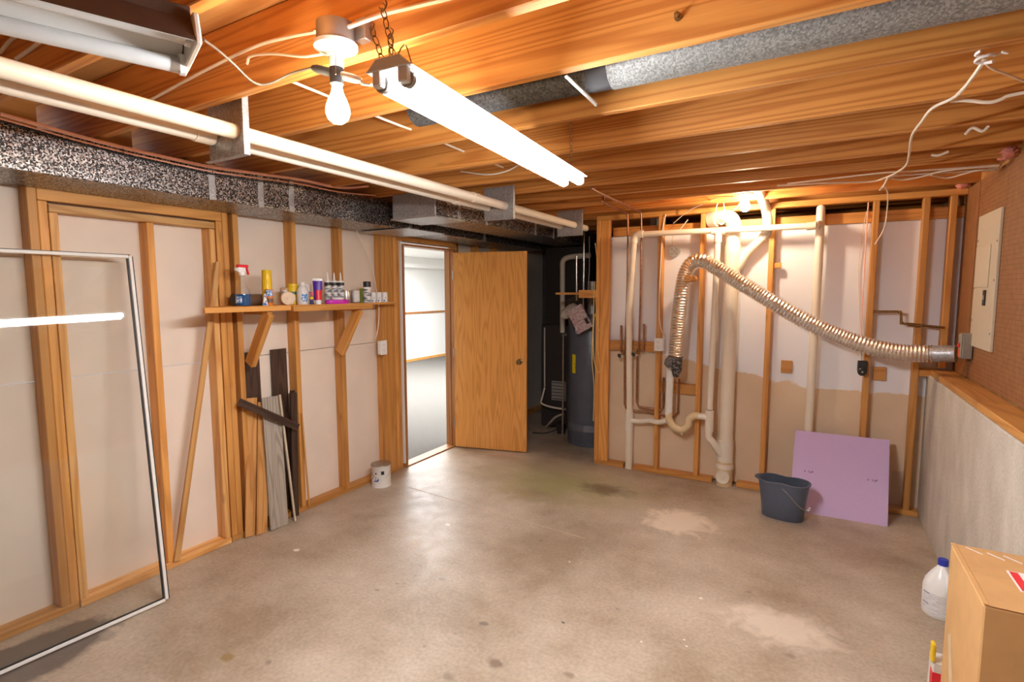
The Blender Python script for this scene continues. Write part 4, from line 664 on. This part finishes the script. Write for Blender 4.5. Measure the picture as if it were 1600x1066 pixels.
# outlet and small boxes
c = P(1030, 538, 1, D); t = thing('back_outlet', 'white outlet box on the back wall stud next to the foil hose', 'outlet', c); box('box', c.x-.03, c.x+.045, D-.03, D+.02, c.z-.055, c.z+.05, WHITEP, t, .003); fpl = box('face_plate', c.x-.036, c.x+.034, D-.036, D-.0305, c.z-.058, c.z+.056, WHITEP, t, .002)
for z in (-.022, .022): box('socket', c.x-.016, c.x+.013, D-.039, D-.0362, c.z+z-.014, c.z+z+.014, PAPER, fpl, .003)
wire('house_cable', 'white cable running down a stud to the back wall outlet', [P(1040, 335, 1, D-.005), P(1035, 362, 1, D-.005), P(1032, 420, 1, D-.005), P(1030, 470, 1, D-.005), P(1031, 505, 1, D-.006), P(1038, 526, 1, D-.01)], .005, CABLE)
c = P(1054, 393, 1, D+.07); t = thing('round_box', 'round grey steel box hanging by its cable in front of the white board', 'junction box', c); rb = lathe('box', [(.046, 0), (.048, .004), (.048, .03), (0, .03)], SILVER, c+V((0, .018, 0)), t, 20, (0, -1, 0)); 
for dx, dz in ((-.02, .02), (.02, .02), (-.02, -.02), (.02, -.02), (0, 0)): lathe('knockout', [(.009, 0), (.009, .002), (0, .002)], STEEL, c+V((dx, -.012, dz)), rb, 10, (0, -1, 0))
wire('house_cable', 'white cable from which the round grey box hangs', [P(1050, 383, 1, D+.06), P(1052, 368, 1, D+.03), P(1063, 358, 1, D-.01), P(1075, 343, 1, D-.01)], .004, CABLE)
wire('house_cable', 'white cable sagging from the joists to the stud top near the copper lines', [P(1052, 349, 1, D+.02), P(1075, 330, 1, D-.06), P(1100, 318, 1, 4.3), P(1122, 308, 1, 4.15), P(1145, 307, 2, 2.32)], .004, CABLE)
wire('house_cable', 'thin white wire looping around the top elbow of the soil stack', [P(1126, 290, 1, 4.21), P(1127, 300, 1, 4.25), P(1120, 322, 1, 4.29), P(1118, 340, 1, 4.3), P(1126, 351, 1, 4.3), P(1132, 345, 1, 4.3), P(1131, 320, 1, 4.29), P(1127, 300, 1, 4.27)], .0035, CABLE)
wire('house_cable', 'white wire curving from the small bulb holder to the stack elbow', [P(1158, 314, 1, 4.15), P(1153, 322, 1, 4.2), P(1143, 332, 1, 4.27), P(1134, 346, 1, 4.3), P(1124, 350, 1, 4.3)], .0035, CABLE)
# second bulb
c = P(1165, 306, 1, 4.12); t = thing('lamp_holder', 'bare lit bulb in a white holder beside the grey pipe bend at the back wall', 'lamp', (c.x, 4.12, c.z-.12)); lathe('porcelain_base', [(.0, 0), (.022, 0), (.026, .01), (.055, .014), (.058, .024), (0, .026)], PORC, (c.x, 4.12, c.z-.01), t, 24); lathe('junction_box', [(.05, 0), (.05, HJ-c.z+.04), (0, HJ-c.z+.04)], STEEL, (c.x, 4.12, c.z+.017), t, 20); lathe('bulb', [(.014, .11), (.015, .098), (.02, .08), (.031, .055), (.034, .04), (.033, .028), (.026, .012), (.014, .003), (0, 0)], M_BULB2, (c.x, 4.12, c.z-.118), t, 20)
# gas line, black box
t = thing('brass_gas_line', 'aged brass gas line with a double bend between the right studs', 'pipe', P(1408, 500, 1, D-.012)); y = D-.012; tube('pipe', [P(1364, 487, 1, y), P(1403, 487, 1, y), P(1408, 489, 1, y), P(1408, 503, 1, y), P(1412, 506, 1, y), P(1432, 508, 1, y), P(1476, 512, 1, y)], .0085, BRASS, t, 10); cyl('union', P(1419, 507, 1, y), P(1436, 509, 1, y), .014, BRASS, t, 10)
for px, py in ((1406, 488), (1409, 505)): lathe('elbow', [(0, -.013), (.011, -.009), (.013, 0), (.011, .009), (0, .013)], BRASS, P(px, py, 1, y), t, 12)
c = P(1347, 574, 1, D-.02); t = thing('black_receptacle', 'black cord receptacle hanging on the stud under the foil hose', 'receptacle', c); box('body', c.x-.03, c.x+.03, D-.045, D-.001, c.z-.035, c.z+.05, BLACK, t, .006); dl = lathe('dial', [(.03, 0), (.03, .012), (.022, .02), (0, .02)], BLACK, (c.x, D-.045, c.z-.03), t, 20, (0, -1, 0)); lathe('dial_centre', [(.007, 0), (.007, .004), (0, .004)], SILVER, (c.x, D-.066, c.z-.03), dl, 10, (0, -1, 0)); tube('cord', cr([(c.x-.01, D-.02, c.z+.05), (c.x-.014, D-.02, c.z+.10), (c.x-.02, D-.01, c.z+.2)], 4), .007, CABLE, t, 8)
wire('house_cable', 'white cable climbing the side of the right-hand stud up to the joists', [P(1357, 316, 1, D+.01), P(1354, 360, 1, D+.02), P(1349, 450, 1, D+.03), P(1346, 500, 1, D+.03), P(1345, 548, 1, D-.0)], .0045, CABLEP); wire('house_cable', 'thin white wire dropping down the white board beside the right-hand stud', [P(1354, 330, 1, D+.06), P(1345, 380, 1, D+.075), P(1341, 430, 1, D+.08), P(1343, 490, 1, D+.08), P(1346, 530, 1, D+.07)], .0022, CABLE)
# ceiling wires on the right
q = lambda px, py, z=2.31: P(px, py, 2, z)
wire('ceiling_wire', 'cream wire hanging from a nail knot down across the joists', [q(1540, 90), q(1520, 120), q(1494, 150), q(1457, 169), q(1440, 190), q(1425, 212), q(1421, 238), q(1416, 258), q(1400, 270), q(1386, 277)], .0055, CABLE); wire('ceiling_wire', 'second cream strand twisted beside the hanging wire from the nail knot', [q(1541, 93), q(1530, 108), q(1510, 132), q(1494, 149)], .004, CABLE); wire('ceiling_wire', 'cream wire slanting from the nail knot to the pegboard wall', [q(1537, 92), q(1546, 105), q(1575, 117), q(1600, 127), q(1640, 140)], .0035, CABLE)
c = q(1538, 90); t = thing('wire_knot', 'white taped wire knot nailed under the joist', 'wire knot', c); tube('tape', cr([c+V((.02*math.cos(i*1.3), .014*math.sin(i*1.3), .004*i-.015)) for i in range(9)], 4), .0045, PAPER, t, 6); tube('curl', cr([c+V((.02, 0, 0)), c+V((.04, .01, .008)), c+V((.05, -.004, .0)), c+V((.035, -.012, .004))], 4), .003, PAPER, t, 6)
for i, (pts, lab) in enumerate((([(1215, 290), (1290, 286), (1360, 284), (1390, 276), (1440, 272), (1500, 268), (1560, 263)], 'cream cable sagging along the rim toward the pegboard, lowest of the bundle'), ([(1230, 287), (1300, 279), (1380, 270), (1430, 267), (1480, 264), (1562, 258)], 'cream cable in the rim bundle, drawn straight above the lowest'), ([(1385, 277), (1410, 281), (1440, 276), (1470, 268), (1520, 262), (1560, 260)], 'cream cable looping in the rim bundle beside the pegboard'), ([(1455, 274), (1480, 278), (1505, 272), (1530, 266), (1555, 267)], 'short cream cable bowing under the rim bundle'))): wire('rim_cable', lab, [P(px, py, 2, 2.322-.004*i) for px, py in pts], .005, CABLE)
wire('ceiling_wire', 'cream cable end dangling in front of the back wall studs', [P(1388, 276, 2, 2.315), P(1381, 290, 1, 3.85), P(1374, 298, 1, 3.87)], .006, CABLE); wire('ceiling_wire', 'cream wire tail hanging down before the white board between the right studs', [P(1381, 291, 1, 3.86), P(1387, 302, 1, 4.0), P(1386, 330, 1, 4.3), P(1381, 358, 1, 4.3), P(1367, 382, 1, 4.3)], .004, CABLE)
for pts, y, lab in (([(1485, 158), (1510, 157), (1545, 160), (1565, 155), (1575, 150), (1610, 143)], 2.255, 'grey-white cable lying in a joist bay past the nail knot'), ([(1508, 210), (1520, 200), (1535, 205), (1545, 197)], 2.69, 'twist of grey-white cable poking from a joist bay'), ([(1455, 242), (1466, 243), (1482, 237)], 3.09, 'small loop of grey-white cable under the far joists')): wire('bay_cable', lab, [P(px, py, 1, y-.006) for px, py in pts], .006, CABLE)
for px, py, s, lab in ((1573, 240, .05, 'tuft of pink insulation over the pegboard top'), (1505, 288, .045, 'tuft of pink insulation in the back corner over the top plate')):
    c = P(px, py, 0, 4.10) if px > 1550 else P(px, py, 1, D-.03); bm = bmesh.new(); bmesh.ops.create_icosphere(bm, subdivisions=3, radius=s)
    for v in bm.verts: v.co = V((v.co.x*.8, v.co.y*1.6, v.co.z*.6))*(1+.25*math.sin(v.co.x*190+v.co.y*90)*math.cos(v.co.z*170))
    vs = [v.co+c for v in bm.verts]; bm.verts.index_update(); fs = [[v.index for v in f.verts] for f in bm.faces]; bm.free(); o = tag(add('insulation_tuft', vs, fs, PINK, smooth=True), lab, 'insulation')
# ================================================================== RIGHT WALL
XR = W+.1465; t = thing('breaker_panel', 'cream steel breaker panel on the brown pegboard wall', 'breaker panel', (XR, 3.87, 1.29))
py0, py1, pz0, pz1 = 3.625, 4.075, 1.30, 2.095; box('cover', XR-.014, XR, py0, py1, pz0, pz1, plain('panel_cream', (.62, .55, .42), .45, var=.03), t, .002); PC = plain('panel_door_cream', (.66, .59, .46), .4, var=.03)
box('door', XR-.019, XR-.0145, py0+.13, py1-.02, pz0+.36, pz1-.19, PC, t, .0015); lt_ = box('latch', XR-.021, XR-.0145, py0+.16, py0+.205, pz0+.255, pz0+.345, BLACK, t, .001); box('latch_mark', XR-.0225, XR-.0212, py0+.17, py0+.195, pz0+.29, pz0+.315, SILVER, lt_, 0)
for y, z in ((py1-.02, pz0+.16), (py1-.02, pz0+.36), (py1-.02, pz0+.55), (py1-.02, pz1-.15), (py0+.025, pz0+.1), (py0+.025, pz0+.4), (py0+.025, pz1-.18)): lathe('screw', [(.007, 0), (.006, .003), (0, .003)], STEEL, (XR-.014, y, z), t, 8, (-1, 0, 0))
c = P(1503, 540, 0, W+.1); t = thing('disconnect_switch', 'grey switch box with a red switch and orange sticker above the hose end', 'switch', (XR, c.y, 1.2)); cy = c.y-.02; box('box', XR-.055, XR-.004, cy-.04, cy+.045, 1.215, 1.375, plain('switch_grey', (.28, .25, .21), .5), t, .004); box('cover', XR-.062, XR-.0555, cy-.036, cy+.04, 1.218, 1.37, plain('switch_cover', (.36, .32, .27), .45), t, .003); box('switch', XR-.07, XR-.0625, cy-.012, cy+.02, 1.285, 1.31, RED, t, .002); box('sticker', XR-.0635, XR-.0622, cy-.02, cy+.03, 1.225, 1.275, plain('orange_sticker', (.85, .16, .06), .5), t, 0)
# ================================================================== FLOOR THINGS
# bucket
bl, br = P(1186, 800, 2, 0), P(1254, 819, 2, 0); bc = V((3.125, 3.985, 0)); bu = V((1, -.14, 0)).normalized(); bv = V((-bu.y, bu.x, 0)); t = thing('mop_bucket', 'slate grey plastic mop bucket with a waisted rim before the lilac board', 'bucket', bc)
def outline(L_, Wd, pinch, n=40, spout=0):
    r = []
    for k in range(n):
        q = 2*math.pi*k/n; c_, s_ = math.cos(q), math.sin(q); e = 2.6; x_ = L_*math.copysign(abs(c_)**(2/e), c_); y_ = Wd*math.copysign(abs(s_)**(2/e), s_)*(1-pinch*math.exp(-((x_+.02*L_)/(.34*L_))**2))
        if spout and c_ < -.9: x_ -= spout*(abs(c_)-.9)/.1
        r.append((x_, y_))
    return r
def shell(name, rings, mat, par):
    vs = []; fs = []; n = len(rings[0][0])
    for ol, z in rings:
        for x_, y_ in ol: vs.append(bc+bu*x_+bv*y_+V((0, 0, z)))
    for i in range(len(rings)-1):
        for k in range(n): fs.append((i*n+k, i*n+(k+1) % n, (i+1)*n+(k+1) % n, (i+1)*n+k))
    fs.append(tuple(range(n))); fs.append(tuple(range((len(rings)-1)*n, len(rings)*n))); return sharp(add(name, vs, fs, mat, par, smooth=True), 50)
H = .275
shell('body', [(outline(.132, .082, 0), 0), (outline(.137, .088, 0), .008), (outline(.15, .105, .04), .15), (outline(.165, .118, .22), H-.02), (outline(.168, .12, .28, spout=.02), H), (outline(.161, .113, .28, spout=.02), H), (outline(.158, .11, .22), H-.02), (outline(.135, .085, 0), .02), (outline(.05, .03, 0), .015)], GREYPL, t)
rim = outline(.17, .122, .28, spout=.022); rp_ = [bc+bu*x_+bv*y_+V((0, 0, H-.004)) for x_, y_ in rim]; tube('rim', rp_+[rp_[0]], .0045, GREYPL, t, 6, caps=False)
tube('handle', cr([bc+bu*.0-bv*.09+V((0, 0, H-.03)), bc+bu*.06-bv*.112+V((0, 0, H-.07)), bc+bu*.12-bv*.115+V((0, 0, H-.13)), bc+bu*.168-bv*.08+V((0, 0, H-.165)), bc+bu*.172+V((0, 0, H-.17))], 5), .0028, STEEL, t, 6); c = bc+bu*.172-bv*.06+V((0, 0, H-.165)); cyl('grip', c, c+bv*.07+V((0, 0, -.006)), .008, WHITEP, t, 10)
# lilac foam board
t = tag(None or bpy.data.objects.new('foam_board', None), 'square lilac foam insulation board leaning against the back studs', 'foam board'); COL.objects.link(t); t.location = (3.48, 4.17, 0); WL['foam_board'] = V((3.48, 4.17, 0))
def board(name, bl, br, tr, tl, th, mat, par): q = [V(p) for p in (bl, br, tr, tl)]; n = (q[1]-q[0]).cross(q[3]-q[0]).normalized()*th; a, f = bevelled(q+[p-n for p in q], .002); return add(name, a, f, mat, par)
fb0, fb1 = V((3.165, 4.135, .0)), V((3.775, 4.155, .0)); fl_ = V((3.175, 4.405, .555)); fr_ = V((3.785, 4.425, .555)); board('board', fb0, fb1, fr_, fl_, .025, FOAM, t)
fn = (fb1-fb0).cross(fl_-fb0).normalized()
for u_, v_ in ((.18, .5), (.84, .50)): c = fb0.lerp(fb1, u_).lerp(fl_.lerp(fr_, u_), v_); quadbox('stamp', c+fn*.0006, (fb1-fb0).normalized(), (fl_-fb0).normalized(), .03, .008, .0004, printed('violet_stamp', (.66, .49, .80), (.28, .18, .42), 90, 90, .5), t)
# crumpled film beside board
c = P(1402, 770, 1, 4.40); t = tag(board('plastic_film', (3.80, 4.415, .04), (3.875, 4.425, .04), (3.88, 4.44, .33), (3.815, 4.44, .32), .0012, FILM, None), 'scrap of clear plastic film hanging at the foot of the corner stud', 'plastic film')
# bleach jug
jc = V((3.885, 3.07, 0)); t = thing('bleach_jug', 'white plastic jug with a blue cap and printed label on the floor by the carton', 'jug', jc)
loft('body', [(jc.x, jc.y, 0, .07, .07, 0), (jc.x, jc.y, .006, .076, .076, 0), (jc.x, jc.y, .14, .076, .076, 0), (jc.x, jc.y, .175, .068, .07, 0), (jc.x, jc.y, .215, .046, .05, 0), (jc.x, jc.y, .25, .022, .024, 0), (jc.x, jc.y, .262, .018, .018, 0)], WHITEP, t, 28); lathe('cap', [(.022, 0), (.022, .028), (.019, .031), (0, .031)], BLUEC, (jc.x, jc.y, .26), t, 20)
tube('handle', cr([jc+V((.0, -.022, .245)), jc+V((.01, -.06, .225)), jc+V((.012, -.085, .185)), jc+V((.008, -.072, .14))], 6), .012, WHITEP, t, 10); patch('label', jc, .0765, facing(jc.x, jc.y)-.1, .95, .02, .125, FINEP, t); 
for z in (.065, .118): patch('label_line', jc, .0772, facing(jc.x, jc.y)-.85, .22, z, z+.003, plain('label_navy', (.05, .05, .2), .5), t)
# carton
t = thing('carton', 'large taped cardboard carton standing against the concrete wall', 'box', (3.85, 1.77, 0)); X0, X1, CY0, CY1, CZ = 3.695, 3.982, 1.573, 1.973, .80
box('body', X0, X1, CY0, CY1, 0, CZ-.004, CARD, t, .004); box('top_flap', X0, X1, CY0, (CY0+CY1)/2-.001, CZ-.0035, CZ, CARD, t, .0015); box('top_flap', X0, X1, (CY0+CY1)/2+.001, CY1, CZ-.0035, CZ, CARD, t, .0015); box('edge_fold', X0-.002, X0+.012, CY0, CY1, CZ-.0005, CZ+.002, CARD, t, .001)
s0 = P(1566, 886, 2, CZ+.001); s1 = P(1600, 922, 2, CZ+.001); stk = box('sticker', 3.80, 3.93, 1.70, 1.83, CZ+.0002, CZ+.0012, PAPER, t, 0); box('sticker_band', 3.805, 3.825, 1.705, 1.825, CZ+.0013, CZ+.0018, RED, stk, 0)
for x, y in ((3.86, 1.79), (3.885, 1.75), (3.85, 1.74)): box('sticker_mark', x-.012, x+.012, y-.01, y+.01, CZ+.0013, CZ+.0017, BLACK, stk, .0)
for x, y in ((3.73, 1.945), (3.78, 1.93), (3.82, 1.93)): beam('tear', (x, y+.012, CZ+.0012), (x+.035, y-.025, CZ+.0012), .004, .001, PAPER, t, up=(1, 0, 0), bev=0)
beam('tape', (X0-.0008, 1.90, .52), (X0-.0008, 1.70, .10), .045, .0008, TAPEC, t, up=(0, 1, 0), bev=0)
# small bright box hidden behind carton
c = P(1461, 1030, 2, .18); t = thing('small_red_box', 'small red and yellow package mostly hidden behind the carton', 'package', (3.70, 2.30, 0)); x0 = P(1456, 1040, 1, 2.28).x; box('package', x0, x0+.09, 2.26, 2.34, 0, .20, plain('white_red_card', (.7, .66, .6), .5), t, .003); box('red_stripe', x0-.0012, x0+.06, 2.2588, 2.30, .06, .16, RED, t, 0); box('ribbon', x0-.008, x0+.006, 2.256, 2.29, .20, .275, YELLOW, t, .004)
